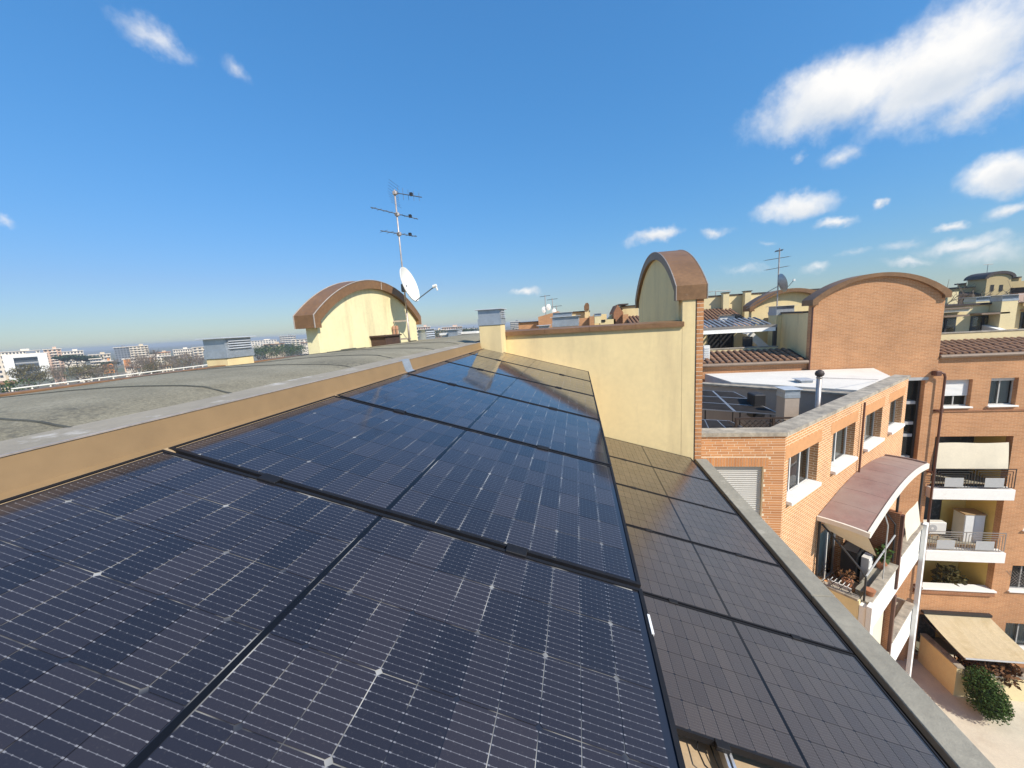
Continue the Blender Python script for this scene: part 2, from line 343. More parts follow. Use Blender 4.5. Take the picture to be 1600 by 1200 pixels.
# ------------------------------------------------------------------ mesh building
ROOTM = {}          # object -> world matrix of its thing
class MB:
    """collects shapes; world=True: eye-centred world coordinates, else the thing's own frame"""
    def __init__(s, world=True): s.v = []; s.f = []; s.world = world
    def add(s, vs, fs):
        o = len(s.v); s.v += [Vector(p) for p in vs]; s.f += [[i + o for i in f] for f in fs]; return s
    def quad(s, a, b, c, d): return s.add([a, b, c, d], [[0, 1, 2, 3]])
    def box(s, x0, x1, y0, y1, z0, z1, bev=0.0):
        x0, x1 = min(x0, x1), max(x0, x1); y0, y1 = min(y0, y1), max(y0, y1); z0, z1 = min(z0, z1), max(z0, z1)
        if bev and min(x1 - x0, y1 - y0, z1 - z0) > 2.2 * bev:
            b = bev
            def ring(e, z): return [(x0 + e, y0 + 0, z), (x1 - e, y0 + 0, z), (x1, y0 + e, z), (x1, y1 - e, z), (x1 - e, y1, z), (x0 + e, y1, z), (x0, y1 - e, z), (x0, y0 + e, z)]
            def inner(z): return [(x0 + 2 * b, y0 + b, z), (x1 - 2 * b, y0 + b, z), (x1 - b, y0 + 2 * b, z), (x1 - b, y1 - 2 * b, z), (x1 - 2 * b, y1 - b, z), (x0 + 2 * b, y1 - b, z), (x0 + b, y1 - 2 * b, z), (x0 + b, y0 + 2 * b, z)]
            return s.loft([inner(z0), ring(b, z0 + b), ring(b, z1 - b), inner(z1)], cap=True)
        vs = [(x0, y0, z0), (x1, y0, z0), (x1, y1, z0), (x0, y1, z0), (x0, y0, z1), (x1, y0, z1), (x1, y1, z1), (x0, y1, z1)]
        return s.add(vs, [[0, 3, 2, 1], [4, 5, 6, 7], [0, 1, 5, 4], [1, 2, 6, 5], [2, 3, 7, 6], [3, 0, 4, 7]])
    def loft(s, rings, cap=True, closed=True):
        n = len(rings[0]); vs = [p for r in rings for p in r]; fs = []
        for k in range(len(rings) - 1):
            for i in range(n if closed else n - 1):
                j = (i + 1) % n; fs.append([k * n + i, k * n + j, (k + 1) * n + j, (k + 1) * n + i])
        if cap: fs += [list(range(n))[::-1], list(range((len(rings) - 1) * n, len(rings) * n))]
        return s.add(vs, fs)
    def prism(s, pts, axis, a, b):
        """polygon pts (two coordinates) extruded along axis 'x','y' or 'z' from a to b"""
        def P(p, t): return {'x': (t, p[0], p[1]), 'y': (p[0], t, p[1]), 'z': (p[0], p[1], t)}[axis]
        return s.loft([[P(p, a) for p in pts], [P(p, b) for p in pts]], cap=True)
    def tube(s, pts, r, n=6, cap=True):
        pts = [Vector(p) for p in pts]; rs = r if isinstance(r, (list, tuple)) else [r] * len(pts); rings = []
        for i, p in enumerate(pts):
            t = (pts[min(i + 1, len(pts) - 1)] - pts[max(i - 1, 0)]).normalized()
            ref = Vector((0, 0, 1)) if abs(t.z) < .9 else Vector((1, 0, 0))
            e = t.cross(ref).normalized(); h = e.cross(t)
            rings.append([p + (e * math.cos(2 * PI * k / n) + h * math.sin(2 * PI * k / n)) * rs[i] for k in range(n)])
        return s.loft(rings, cap)
    def mesh(s, name, M=None):
        vs = s.v
        if s.world: vs = [p + Vector((0, 0, EYE)) for p in vs]
        if M is not None: vs = [M @ p for p in vs]
        me = bpy.data.meshes.new(name); me.from_pydata([tuple(p) for p in vs], [], s.f); me.update(); return me
    def build(s, name, mat, parent=None, smooth=False, loc=None, label=None):
        M = None
        if s.world:
            if parent is not None: M = ROOTM[parent].inverted()
            elif loc is not None: M = Matrix.Translation(-(Vector(loc) + Vector((0, 0, EYE))))
        me = s.mesh(name, M)
        o = bpy.data.objects.new(name, me); COL.objects.link(o); me.materials.append(MATS[mat])
        if smooth:
            for p in me.polygons: p.use_smooth = True
        if parent is not None: o.parent = parent; ROOTM[o] = ROOTM[parent]
        else:
            if loc is not None: o.location = Vector(loc) + Vector((0, 0, EYE))
            ROOTM[o] = Matrix.Translation(o.location) if loc is not None else Matrix.Identity(4)
        if label: o['label'] = label
        return o
USED = {}
def thing(name, label, cat, loc, rot=(0, 0, 0), group=None):
    o = bpy.data.objects.new(name, None); COL.objects.link(o); o.empty_display_size = .2
    o.location = Vector(loc) + Vector((0, 0, EYE)); o.rotation_euler = rot
    from mathutils import Euler
    ROOTM[o] = Matrix.Translation(o.location) @ Euler(rot).to_matrix().to_4x4()
    return tag(o, label, cat, group)
def tag(o, label=None, cat=None, group=None, kind=None):
    if label: o['label'] = label
    if cat: o['category'] = cat
    if group: o['group'] = group
    if kind: o['kind'] = kind
    return o
def inst(name, me, parent, loc=(0, 0, 0), rot=(0, 0, 0), scale=(1, 1, 1)):
    o = bpy.data.objects.new(name, me); COL.objects.link(o); o.parent = parent; o.location = loc; o.rotation_euler = rot; o.scale = scale
    ROOTM[o] = ROOTM[parent]; return o
def meshmat(mb, name, mat, smooth=False):
    me = mb.mesh(name); me.materials.append(MATS[mat])
    if smooth:
        for p in me.polygons: p.use_smooth = True
    return me
def local(root, p): return ROOTM[root].inverted() @ (Vector(p) + Vector((0, 0, EYE)))
def pxbox(x0, y0, x1, y1, Y):
    """world x0,x1,z0,z1 of a rectangle of the photograph standing in the plane at depth Y"""
    my, mx = (y0 + y1) / 2, (x0 + x1) / 2
    return onY(x0, my, Y).x, onY(x1, my, Y).x, onY(mx, y1, Y).z, onY(mx, y0, Y).z
def wall_open(mb, x0, x1, z0, z1, thick, holes, y=0.0):
    """wall in the local xz plane, front at y, with rectangular openings (hx0,hx1,hz0,hz1) and their reveals"""
    xs = sorted({x0, x1, *[min(max(v, x0), x1) for h in holes for v in h[:2]]}); zs = sorted({z0, z1, *[min(max(v, z0), z1) for h in holes for v in h[2:4]]})
    for i in range(len(xs) - 1):
        for j in range(len(zs) - 1):
            cx, cz = (xs[i] + xs[i + 1]) / 2, (zs[j] + zs[j + 1]) / 2
            if any(h[0] < cx < h[1] and h[2] < cz < h[3] for h in holes): continue
            a, b, c, d = xs[i], xs[i + 1], zs[j], zs[j + 1]
            mb.quad((a, y, c), (b, y, c), (b, y, d), (a, y, d)); mb.quad((a, y + thick, c), (a, y + thick, d), (b, y + thick, d), (b, y + thick, c))
    for h in holes:
        a, b, c, d = h[:4]
        mb.quad((a, y, c), (a, y, d), (a, y + thick, d), (a, y + thick, c)); mb.quad((b, y, c), (b, y + thick, c), (b, y + thick, d), (b, y, d))
        mb.quad((a, y, c), (a, y + thick, c), (b, y + thick, c), (b, y, c)); mb.quad((a, y, d), (b, y, d), (b, y + thick, d), (a, y + thick, d))
    mb.quad((x0, y, z0), (x0, y, z1), (x0, y + thick, z1), (x0, y + thick, z0)); mb.quad((x1, y, z0), (x1, y + thick, z0), (x1, y + thick, z1), (x1, y, z1))
    mb.quad((x0, y, z1), (x1, y, z1), (x1, y + thick, z1), (x0, y + thick, z1)); mb.quad((x0, y, z0), (x0, y + thick, z0), (x1, y + thick, z0), (x1, y, z0))
    return mb
def arc_pts(cx, cz, a, b, t0, t1, n): return [(cx + a * math.cos(t0 + (t1 - t0) * i / n), cz + b * math.sin(t0 + (t1 - t0) * i / n)) for i in range(n + 1)]

# ================================================================== THE SETTING
GZ = -EYE
def sheet(name, x0, x1, y0, y1, z, mat):
    mb = MB(); mb.quad((x0, y0, z), (x1, y0, z), (x1, y1, z), (x0, y1, z)); o = mb.build(name, mat); return tag(o, kind='structure')
sheet('ground', -4500, 4500, -1500, 6500, GZ - .03, 'town_ground')
sheet('courtyard', 3, 60, -20, 21, GZ, 'courtyard_paving')
sheet('street', -330, -20, 30, 42, GZ + .01, 'pale_street')

# ================================================================== OUR ROOF
TH = rad(15.3); CT, ST = math.cos(TH), math.sin(TH)
def slope(e, h): return (e * CT - h * ST, -e * ST - h * CT)      # (x, z) of a point e down the slope, h below the lens
HU, HL = .77, 1.835
KL = .936                       # lower modules are a little smaller
YW = 6.60
home = thing('apartment_building', 'yellow apartment building underfoot, its roof carrying the black solar panels', 'building', (0, 2, GZ))
u0, u1 = slope(-1.40, HU + .10), slope(.37, HU + .10); l1 = slope(2.396, HL + .12)
lz0 = -(u1[0] * ST + (HL + .12)) / CT
l0 = (u1[0], lz0)
mb = MB(); mb.prism([(-4.25, GZ), (2.02, GZ), (2.02, -2.58), (l1[0], -2.58), l1, l0, u1, u0, (-1.60, -.48), (-4.25, -.48)], 'y', -4, YW + .1)
mb.build('roof_deck', 'beige_roof', home)
# lower terrace of the same building on the far side, carrying the white railing
mb = MB(); mb.box(-9.9, -4.25, -2, 30, GZ, -1.62); mb.build('terrace_block', 'cream_render', home)
# grey bitumen felt, gently vaulted
prof = [(-1.58, -.292), (-1.86, -.290), (-1.94, -.272), (-2.05, -.252), (-2.2, -.242), (-2.45, -.234), (-2.7, -.232), (-3.0, -.238), (-3.3, -.25), (-3.6, -.265), (-3.9, -.283), (-4.2, -.305)]
mb = MB(); ys = [-2 + .4 * i for i in range(41)]
mb.loft([[(x, y, z + .006 * math.sin(3.1 * y + 2 * x) * (x < -2)) for x, z in prof[1:]] for y in ys], cap=False, closed=False)
felt = mb.build('roof_felt', 'bitumen_grey', home, True)
mb = MB(); mb.box(-4.2, -1.7, YW + .1, 14.4, -1.5, -.35); mb.build('roof_deck', 'cream_render', home)
fine = []
for i in range(1, len(prof) - 1):
    for t in range(6): fine.append((prof[i][0] + (prof[i + 1][0] - prof[i][0]) * t / 6, prof[i][1] + (prof[i + 1][1] - prof[i][1]) * t / 6))
def felt_z(x, y, z): return z + .006 * math.sin(3.1 * y + 2 * x) * (x < -2)
for y in (1.1, 1.79, 2.95, 3.72, 4.9, 6.0):
    mb = MB(); rows = []
    for i, (x, z) in enumerate(fine):
        yy = y + .007 * math.sin(i * .13 + 3 * y) + .002 * math.sin(i * .7 + y); zz = felt_z(x, yy, z) - .004; rows.append([(x, yy - .008, zz), (x, yy - .005, zz + .010), (x, yy + .004, zz + .010), (x, yy + .008, zz)])
    mb.loft(rows); mb.build('seam', 'seam_bitumen', felt)
mb = MB()
mb.loft([[(-1.575, y, -.289), (-1.875 + .012 * math.sin(5 * y), y, -.283)] for y in [-2 + .25 * i for i in range(36)]], cap=False, closed=False)
mb.build('edge_strip', 'peel_strip', home)
# tan metal flashing: three lengths with a joint cover
def flash(y0, y1, mat='ochre_metal', g=0.0):
    mb = MB(); mb.prism([(-1.60, -.30), (-1.60, -.278 + g), (-1.572 + g, -.278 + g), (-1.548 + g, -.372), (-1.50, -.392), (-1.50, -.41), (-1.60, -.41)], 'y', y0, y1)
    f = mb.build('flashing', mat, home)
    mb = MB(); mb.prism([(-1.5455, -.3745), (-1.5, -.3905), (-1.487, -.398), (-1.487, -.405), (-1.4995, -.4), (-1.5455, -.384)], 'y', y0 + .001, y1 - .001); mb.build('drip_edge', 'ochre_lip', f)
    mb = MB(); mb.box(-1.582, -1.568, y0 + .002, y1 - .002, -.279, -.2745); mb.build('top_edge', 'copper_edge', f)
yj = onX(637, 580, -1.56).y
flash(-2, yj - .06); flash(yj + .06, 5.0); flash(5.004, 6.17)
mb = MB(); mb.prism([(-1.60, -.30), (-1.60, -.271), (-1.569, -.271), (-1.541, -.372), (-1.495, -.396), (-1.495, -.41), (-1.60, -.41)], 'y', yj - .075, yj + .075); mb.build('joint_cover', 'galvanised', home)
# far kerb
for y0, y1 in ((-2, 2.9), (2.93, 3.62), (3.65, 4.05), (4.4, 9.0), (9.0, 14.4)):
    mb = MB(); mb.box(-4.33, -4.19, y0, y1, -.6, -.29, .008); mb.build('kerb_flashing', 'copper_brown', home)

# parapet above the street with its gutter
px0, px1, pz = 1.90, 2.083, -2.434
mb = MB(); mb.box(px0 + .03, px1 - .03, -4, YW, GZ, pz - .06); par = mb.build('parapet', 'concrete_cap', home)
for i, y0 in enumerate((-2.0, -.2, 1.55, 3.3, 5.1)):
    y1 = (-.2, 1.55, 3.3, 5.1, YW - .004)[i]
    mb = MB(); mb.box(px0, px1, y0 + .003, y1 - .003, pz - .06, pz, .006); mb.build('cap_slab', 'concrete_cap', par)
mb = MB(); mb.box(l1[0] - .35, px0 + .029, -3, YW - .003, -3.1, -2.55); mb.build('gutter', 'gutter_dark', home)
mb = MB(); mb.box(px0 + .004, px0 + .026, -3, YW - .01, -2.55, pz - .062); mb.build('gutter_lining', 'gutter_dark', home)

# yellow wall at the end of the panels
wl, wt = onY(796, 540, YW).x, -.20
pier0, pier1, brick1 = onY(1066, 520, YW).x, onY(1086, 520, YW).x, onY(1099, 520, YW).x
mb = MB(); mb.box(wl - .3, pier0 + .06, YW, YW + .28, -3.4, wt); wall = mb.build('end_wall', 'yellow_render', home)
mb = MB(); n = 4
for i in range(n):
    a, b = wl - .12 + (pier0 + .02 - wl + .12) * i / n, wl - .12 + (pier0 + .02 - wl + .12) * (i + 1) / n
    mb = MB(); mb.prism([(YW - .045, wt - .012), (YW - .045, wt + .062), (YW + .13, wt + .088), (YW + .33, wt + .062), (YW + .33, wt - .012)], 'x', a + .0015, b - .0015); mb.build('coping', 'copper_brown', wall)
zs_ = .211
mb = MB(); mb.box(pier0, pier1, YW - .003, YW + .5, -3.4, zs_); mb.build('pier', 'yellow_render', home)
mb = MB(); mb.box(pier1 + .002, pier1 + .022, YW + .012, YW + .1, -3.4, zs_ - .003); mb.build('corner_strip', 'concrete_cap', home)
mb = MB(); mb.box(pier1 + .024, brick1 - .004, YW + .0005, 10.7, -8, zs_ - .004); bp = mb.build('brick_pier', 'mortar', home)
bm_ = MB(False); bm_.box(-.5, .5, -.5, .5, -.5, .5); BRICK = meshmat(bm_, 'brick', 'brick_piece')
pw = brick1 - pier1 - .024; z = zs_ - .04; k = 0
while z > -3.0:
    cuts = [(0, pw)] if k % 2 == 0 else [(0, pw * .36), (pw * .42, pw)]
    for a, b in cuts:
        p = local(home, (pier1 + .024 + (a + b) / 2, YW + .012, z)); inst('brick', BRICK, bp, p, (0, 0, 0), (b - a, .03, .055))
    z -= .068; k += 1
# arched gable on the pier: wall of two curved ends with a sheet metal cap
def segment(a, h, n):
    R_ = (a * a + h * h) / (2 * h); t0 = math.asin(min(1, a / R_)); return [(R_ * math.sin(-t0 + 2 * t0 * i / n), R_ * math.cos(-t0 + 2 * t0 * i / n) - R_ + h) for i in range(n + 1)]
def gable(root, x0, x1, yc, a, zb, zv, zt, band, xf0, xf1, wallmat, capmat='copper_brown', zbase=-1.0, n=28):
    """arch in the yz plane; wall between xf0 and xf1, cap between x0 and x1"""
    seg = segment(a, zt - zv, n)
    k2 = (a - band) / a
    outer = [(yc - a, zb)] + [(yc + x, zv + z) for x, z in seg] + [(yc + a, zb)]
    inner = [(yc - a + band, zb)] + [(yc + x * k2, zv + z - band * (.55 + .45 * math.sin(PI * i / n))) for i, (x, z) in enumerate(seg)] + [(yc + a - band, zb)]
    mb = MB()
    for i in range(len(outer) - 1):
        o0, o1, i0, i1 = outer[i], outer[i + 1], inner[i], inner[i + 1]
        mb.quad((x0, *o0), (x1, *o0), (x1, *o1), (x0, *o1)); mb.quad((x0, *i0), (x0, *i1), (x1, *i1), (x1, *i0))
        mb.quad((x0, *o0), (x0, *o1), (x0, *i1), (x0, *i0)); mb.quad((x1, *o0), (x1, *i0), (x1, *i1), (x1, *o1))
    for o0, i0 in ((outer[0], inner[0]), (outer[-1], inner[-1])): mb.quad((x0, *o0), (x1, *o0), (x1, *i0), (x0, *i0))
    cap = mb.build('arch_cap', capmat, root)
    for xx in (x0, x1):
        mb = MB(); mb.tube([(xx, y, z) for y, z in outer], .009, 5); mb.build('cap_edge', 'copper_edge', cap)
    for q in (n // 2 + 2,):
        o0, i0 = outer[q], inner[q]
        for xx in (x0, x1): MB().tube([(xx, o0[0], o0[1]), (xx, i0[0], i0[1])], .007, 4).build('cap_seam', 'copper_edge', cap)
    poly = [(yc - a + band * .9, zbase)] + [(y, z + .01) for y, z in inner[1:-1]] + [(yc + a - band * .9, zbase)]
    mb = MB(); mb.prism(poly, 'x', xf0, xf1); mb.build('arch_wall', wallmat, root)
    return cap
ax0, ax1 = onY(1056, 460, YW).x, onY(1105, 460, YW).x
gable(home, ax0, ax1, 8.725, 2.15, .201, .426, 1.25, .14, ax0 + .07, ax1 - .04, 'yellow_render')

# ================================================================== SOLAR PANELS
PL, FR = 1.755, .012
def cellmesh(name, mat, cw=.0815, ch=.1585, k=.0065):
    mb = MB(False); x, y = cw / 2, ch / 2
    pts = [(-x, -y), (x - k, -y), (x, -y + k), (x, y - k), (x - k, y), (-x, y)]
    mb.loft([[(px, py, -.0009) for px, py in pts], [(px, py, 0) for px, py in pts]]); return meshmat(mb, name, mat)
CELL = {'clean': cellmesh('solar_cell', 'pv_cell'), 'dusty': cellmesh('solar_cell', 'pv_cell_dusty')}
def framemesh(WYp):
    mb = MB(False); x, y = PL / 2, WYp / 2
    for a, b, c, d in ((-x, x, -y, -y + FR), (-x, x, y - FR, y), (-x, -x + FR, -y + FR, y - FR), (x - FR, x, -y + FR, y - FR)):
        mb.box(a, b, c, d, -.035, .002)
    return meshmat(mb, 'frame', 'black_metal')
def rect(mat, name, x, y, z, x0=None):
    mb = MB(False); xa = -x if x0 is None else x0; mb.quad((xa, -y, z), (x, -y, z), (x, y, z), (xa, y, z)); return meshmat(mb, name, mat)
def solar(label, ec, h, y0, pitch, kind, group, parts, sc=1.0):
    x, z = slope(ec, h); WYp = pitch - .018
    root = thing('solar_module', label, 'solar panel', (x, y0 + pitch * sc / 2, z), (0, TH, 0), group); root.scale = (sc, sc, sc)
    inst('frame', parts['frame'], root); inst('backsheet', parts['back'], root); inst('centre_strip', parts['strip'], root)
    cp, rp = .0838, (WYp - 2 * FR - .01) / 6; cm = CELL[kind]; sy = (rp - .0025) / .1585
    for half in (-1, 1):
        for c in range(10):
            cx = half * (.0095 + cp * (c + .5))
            for r in range(6):
                flip = (c % 2 == 0) if half > 0 else (c % 2 == 1)
                inst('solar_cell', cm, root, (cx, -WYp / 2 + FR + .005 + rp * (r + .5), -.001), (0, 0, 0 if flip else PI), (1 if kind == 'clean' else .985, sy * (1 if kind == 'clean' else .992), 1))
    for ex in (-.44, .47):
        inst('mid_clamp', CLAMP, root, (ex, -pitch / 2, 0))
    return root
mb = MB(False); mb.box(-.035, .035, -.022, .022, -.02, .0075, .002); CLAMP = meshmat(mb, 'mid_clamp', 'black_metal')
def pset(pitch, kind):
    w = pitch - .018
    return {'frame': framemesh(w), 'back': rect('pv_backsheet' if kind == 'clean' else 'pv_backsheet_dark', 'backsheet', PL / 2 - FR, w / 2 - FR, -.0022), 'strip': rect('pv_strip', 'centre_strip', .0075, w / 2 - FR, -.0013)}
UP, LP_ = 1.035, 1.04
ORD = ['nearest', 'second nearest', 'third nearest', 'fourth nearest', 'fifth nearest', 'farthest']
ps = pset(UP, 'clean')
for i in range(6):
    p = solar('%s glossy blue-black panel of the upper row along the tan flashing' % ORD[i], -.485, HU, 1.14 + UP * (i - 1), UP, 'clean', 'panels of the upper row', ps)
    if i == 0:
        mb = MB(False); mb.box(PL / 2 - .004, PL / 2 + .003, .33, .40, -.012, .0045); mb.build('white_clip', 'white_paint', p)
ps = pset(LP_, 'dusty'); ORD5 = ['nearest', 'second nearest', 'middle', 'second farthest', 'farthest']
for i in range(5):
    solar('%s dusty grey-brown panel of the lower row beside the street parapet' % ORD5[i], 1.567, HL, 1.688 + LP_ * KL * i, LP_, 'dusty', 'panels of the lower row', ps, KL)
# rails below the panels
def rail(label, e, h, y0, y1, loose=False):
    x, z = slope(e, h); r = thing('mounting_rail', label, 'mounting rail', (x, y0, z), (0, TH, 0), 'aluminium mounting rails')
    L = y1 - y0
    mb = MB(False); mb.box(-.02, .02, 0, L, -.05, -.046); mb.box(-.02, -.016, 0, L, -.046, -.01); mb.box(.016, .02, 0, L, -.046, -.01); mb.box(-.02, -.006, 0, L, -.01, -.006); mb.box(.006, .02, 0, L, -.01, -.006)
    mb.build('channel', 'aluminium', r)
    mb = MB(False); mb.box(-.018, .018, .01, .05, -.006, .012, .003); mb.build('end_clamp', 'black_metal', r)
    mb = MB(False)
    for k in range(int(L)): mb.box(-.03, .03, .4 + k, .47 + k, -.115, -.051)
    mb.build('roof_hook', 'galvanised', r)
rr_ = ray(1128, 1150); t_ = -(HL + .04) / (rr_.x * ST + rr_.z * CT); er = (rr_ * t_).x * CT - (rr_ * t_).z * ST
rail('bright aluminium rail showing below the near edge of the lower panels', er, HL + .036, .95, 6.5)
rail('aluminium rail hidden mostly under the lower panels near the parapet', 1.98, HL + .036, 1.25, 6.5)
mb = MB(); xx, zz = slope(er - .11, HL + .09)
mb.tube([(xx, 1.75, zz + .05), (xx - .02, 1.7, zz + .02), (xx - .01, 1.62, zz + .03), (xx + .05, 1.58, zz), (xx + .07, 1.62, zz - .02), (xx + .05, 1.76, zz)], .004, 5)
tag(mb.build('panel_cable', 'cable_black', None, True, (xx, 1.75, zz - .02)), 'thin black cable looping below the lower panels beside the rail', 'cable')

# ================================================================== ROOF VENTS
def vent(label, x0, x1, y0, y1, zb, zm, zt, over=.05, louv='+x', group='metal capped chimney vents', shaft='yellow_render', name='chimney_vent', nl=4):
    r = thing(name, label, 'chimney', ((x0 + x1) / 2, (y0 + y1) / 2, zb), group=group)
    mb = MB(); mb.box(x0, x1, y0, y1, zb, zm, .004); mb.build('shaft', shaft, r)
    H = zt - zm; q = .012
    mb = MB(); mb.box(x0 - q, x1 + q, y0 - q, y1 + q, zm + .001, zm + H * .42); mb.box(x0, x1, y0, y1, zm + H * .42, zt - .001); hood = mb.build('metal_hood', 'galvanised', r)
    mb = MB(); mb.box(x0 - over, x1 + over, y0 - over, y1 + over, zt, zt + .014, .003); mb.build('lid', 'galvanised_light', r)
    s = (zt - zm)
    for k in range(nl):
        z = zm + s * (.46 + .5 * k / nl)
        mb = MB()
        if louv == '+x': mb.prism([(x1 + .001, z), (x1 + .03, z - .004), (x1 + .034, z), (x1 + .004, z + s * .085)], 'y', y0 + .03, y1 - .03)
        else: mb.prism([(y0 - .001, z), (y0 - .03, z - .004), (y0 - .034, z), (y0 - .004, z + s * .085)], 'x', x0 + .03, x1 - .03)
        mb.build('louvre', 'galvanised_light', hood)
    return r
yc_ = 6.19
vent('yellow chimney with metal louvred hood at the end of the tan flashing', onY(749, 520, yc_).x, onY(783, 520, yc_).x, yc_, YW - .02, -.75, onY(766, 508, yc_).z, onY(766, 484, yc_).z, .045)
xl = -4.15; yl = onX(352, 540, xl).y
vent('low wide metal-hooded vent on the far roof edge left of the arched gable', onY(319, 545, yl).x, xl, yl, onX(394, 545, xl).y, -.45, onX(353, 560, xl).z, onX(351, 529, xl).z, .05, nl=4)
for (a, b, c, d), lab, X in (((653, 664, 678, 515), 'small metal-hooded vent just right of the arched gable base', -3.6), ((700, 714, 721, 515), 'small metal-hooded vent standing between gable and yellow chimney', -3.3)):
    p0 = onX(b, d, X); y0 = p0.y; y1 = onX(c, d, X).y
    vent(lab, onY(a, d, y0).x, X, y0, y1, -.5, onX(b, 536 - (b > 700) * 6, X).z, p0.z, .05, nl=3)
mb = MB(); p = onZ(690, 540, -.45); mb.box(p.x - .5, p.x + .5, p.y + 1.5, p.y + 1.8, -.6, -.22); mb.box(p.x - .56, p.x + .56, p.y + 1.45, p.y + 1.85, -.22, -.16)
tag(mb.build('low_roof_wall', 'white_wall', None, False, (p.x, p.y + 1.6, -.6)), 'low white capped wall at the far end of the grey roof', 'wall')

# left arched gable, a thing of its own standing on the roof edge
LG = thing('arched_gable', 'stained yellow arched gable with brown metal cap on the grey roof', 'gable wall', (-3.9, 6.95, -.4))
XG = -3.76
gable(LG, XG - .25, XG + .075, 6.98, 1.95, .105, .29, .945, .15, XG - .19, XG, 'yellow_stained', zbase=-.5)
mb = MB()
for k in range(9):
    y = 5.3 + .37 * k; mb.box(XG - .001, XG + .05 + .02 * math.sin(k * 2.3), y, y + .369, -.36, -.262 + .012 * math.sin(k * 1.7), .008)
mb.build('mortar_fillet', 'seam_bitumen', LG)
# rusty box and clay pipes at its foot
p = onX(604, 538, XG + .16)
mb = MB(); mb.box(XG + .01, XG + .3, p.y - .28, p.y + .3, -.28, -.1); mb.box(XG + .004, XG + .33, p.y - .32, p.y + .34, -.1, -.075)
tag(mb.build('rusty_box', 'rust_iron', None, False, (XG + .15, p.y, -.28)), 'dark rusty metal box at the foot of the arched gable', 'box')
for k, (px_, lab) in enumerate(((617, 'terracotta vent pipe on the gable wall next to the rusty box'), (622, 'terracotta vent pipe on the gable wall nearer the mast'))):
    q = onX(px_, 530, XG + .05); mb = MB(); mb.tube([(XG + .05, q.y, -.26), (XG + .05, q.y, .02)], .025, 8); mb.tube([(XG + .05, q.y, .02), (XG + .05, q.y, .09)], [.034, .03], 8); mb.tube([(XG + .05, q.y, .09), (XG + .05, q.y, .12)], [.012, .004], 6)
    tag(mb.build('vent_pipe', 'clay_pipe', None, False, (XG + .05, q.y, -.26)), lab, 'pipe', 'clay vent pipes')
# antenna mast with three aerials
mbase = onZ(640, 533, -.265); mbase = onX(640, 533, XG + .32); MX, MY = mbase.x, mbase.y
ztop = (ray(614, 297) * (MY / ray(614, 297).y)).z
mast = thing('antenna_mast', 'tall steel mast with three television aerials beside the arched gable', 'antenna', (MX, MY, -.27))
mb = MB(); mb.tube([(MX, MY, -.28), (MX, MY, .35)], .022, 8); mb.tube([(MX, MY, .35), (MX, MY, ztop)], .016, 8); mb.build('pole', 'mast_steel', mast, True)
mb = MB(); mb.box(XG, MX + .03, MY - .015, MY + .015, .17, .20); mb.box(XG, MX + .03, MY - .015, MY + .015, -.2, -.17); mb.build('wall_bracket', 'mast_steel', mast)
def zat(py, px_=620): return (ray(px_, py) * (MY / ray(px_, py).y)).z
def aerial(za, dirv_, l0, l1, elems, el_len, vertical=False):
    d = Vector(dirv_).normalized(); side = Vector((-d.y, d.x, 0)); 
    if vertical: side = Vector((0, 0, 1))
    c = Vector((MX, MY, za)) + Vector((.03, 0, 0))
    mb = MB(); mb.tube([c - d * l0, c + d * l1], .009, 5); a = mb.build('boom', 'antenna_dark', mast)
    for k in range(elems):
        q = c + d * (-l0 + (l0 + l1) * (k + .5) / elems); L = el_len * (1 - .45 * k / elems)
        mb = MB(); mb.tube([q - side * L, q + side * L], .0035, 4); mb.build('element', 'antenna_dark', a)
    mb = MB(); q = c + d * (l1 * .6); mb.box(q.x - .025, q.x + .025, q.y - .03, q.y + .03, q.z - .005, q.z + .05); mb.build('junction_box', 'plastic_dark', a)
    mb = MB(); mb.box(MX - .035, MX + .045, MY - .035, MY + .035, za - .035, za + .035, .01); mb.build('mast_clamp', 'mast_steel', a)
    return a, c, d
dY = Vector((.35, 1, .10))
aerial(zat(335), (.45, 1, .0), .64, .52, 9, .07)
aerial(zat(366), (.5, 1, .02), .46, .42, 6, .12)
a, c, d = aerial(ztop - .06, (1, -.25, -.32), .02, .62, 5, .12, True)
mb = MB()
for k in range(9):
    q = (k - 4) * .05; mb.tube([(MX - .04 + .05 * abs(k - 4) / 4, MY - .22, ztop - .08 + q * 1.0), (MX - .04 + .05 * abs(k - 4) / 4, MY + .22, ztop - .08 + q)], .003, 4)
mb.build('reflector_grid', 'antenna_dark', a)
# satellite dish on the mast
dc = onX(641, 444, MX + .16)
dn = (RW @ Vector((.885, -.29, -.23))).normalized(); du = Vector((0, 0, 1)); du = (du - dn * du.dot(dn)).normalized(); ds = dn.cross(du).normalized()
dish = thing('satellite_dish', 'round white satellite dish with feed arm on the mast by the gable', 'satellite dish', tuple(dc))
R0 = .345; rings = []
for k in range(7):
    r = R0 * k / 6; rings.append([dc + ds * (r * math.cos(2 * PI * j / 32) * .93) + du * (r * math.sin(2 * PI * j / 32) * 1.04) + dn * (.10 * (r / R0) ** 2 - .10) for j in range(32)])
mb = MB(); mb.loft(rings, cap=False); mb.loft([[p - dn * .006 for p in rr] for rr in rings[::-1]], cap=False); mb.loft([rings[-1], [p - dn * .012 + (p - dc).normalized() * .006 for p in rings[-1]], [p - dn * .02 for p in rings[-1]]], cap=False)
mb.build('reflector', 'dish_white', dish, True)
low = dc - du * (R0 * 1.02) ; tip = dc + dn * .50 - du * .22
mb = MB(); mb.tube([low - dn * .03, tip], .011, 6); mb.build('feed_arm', 'antenna_dark', dish)
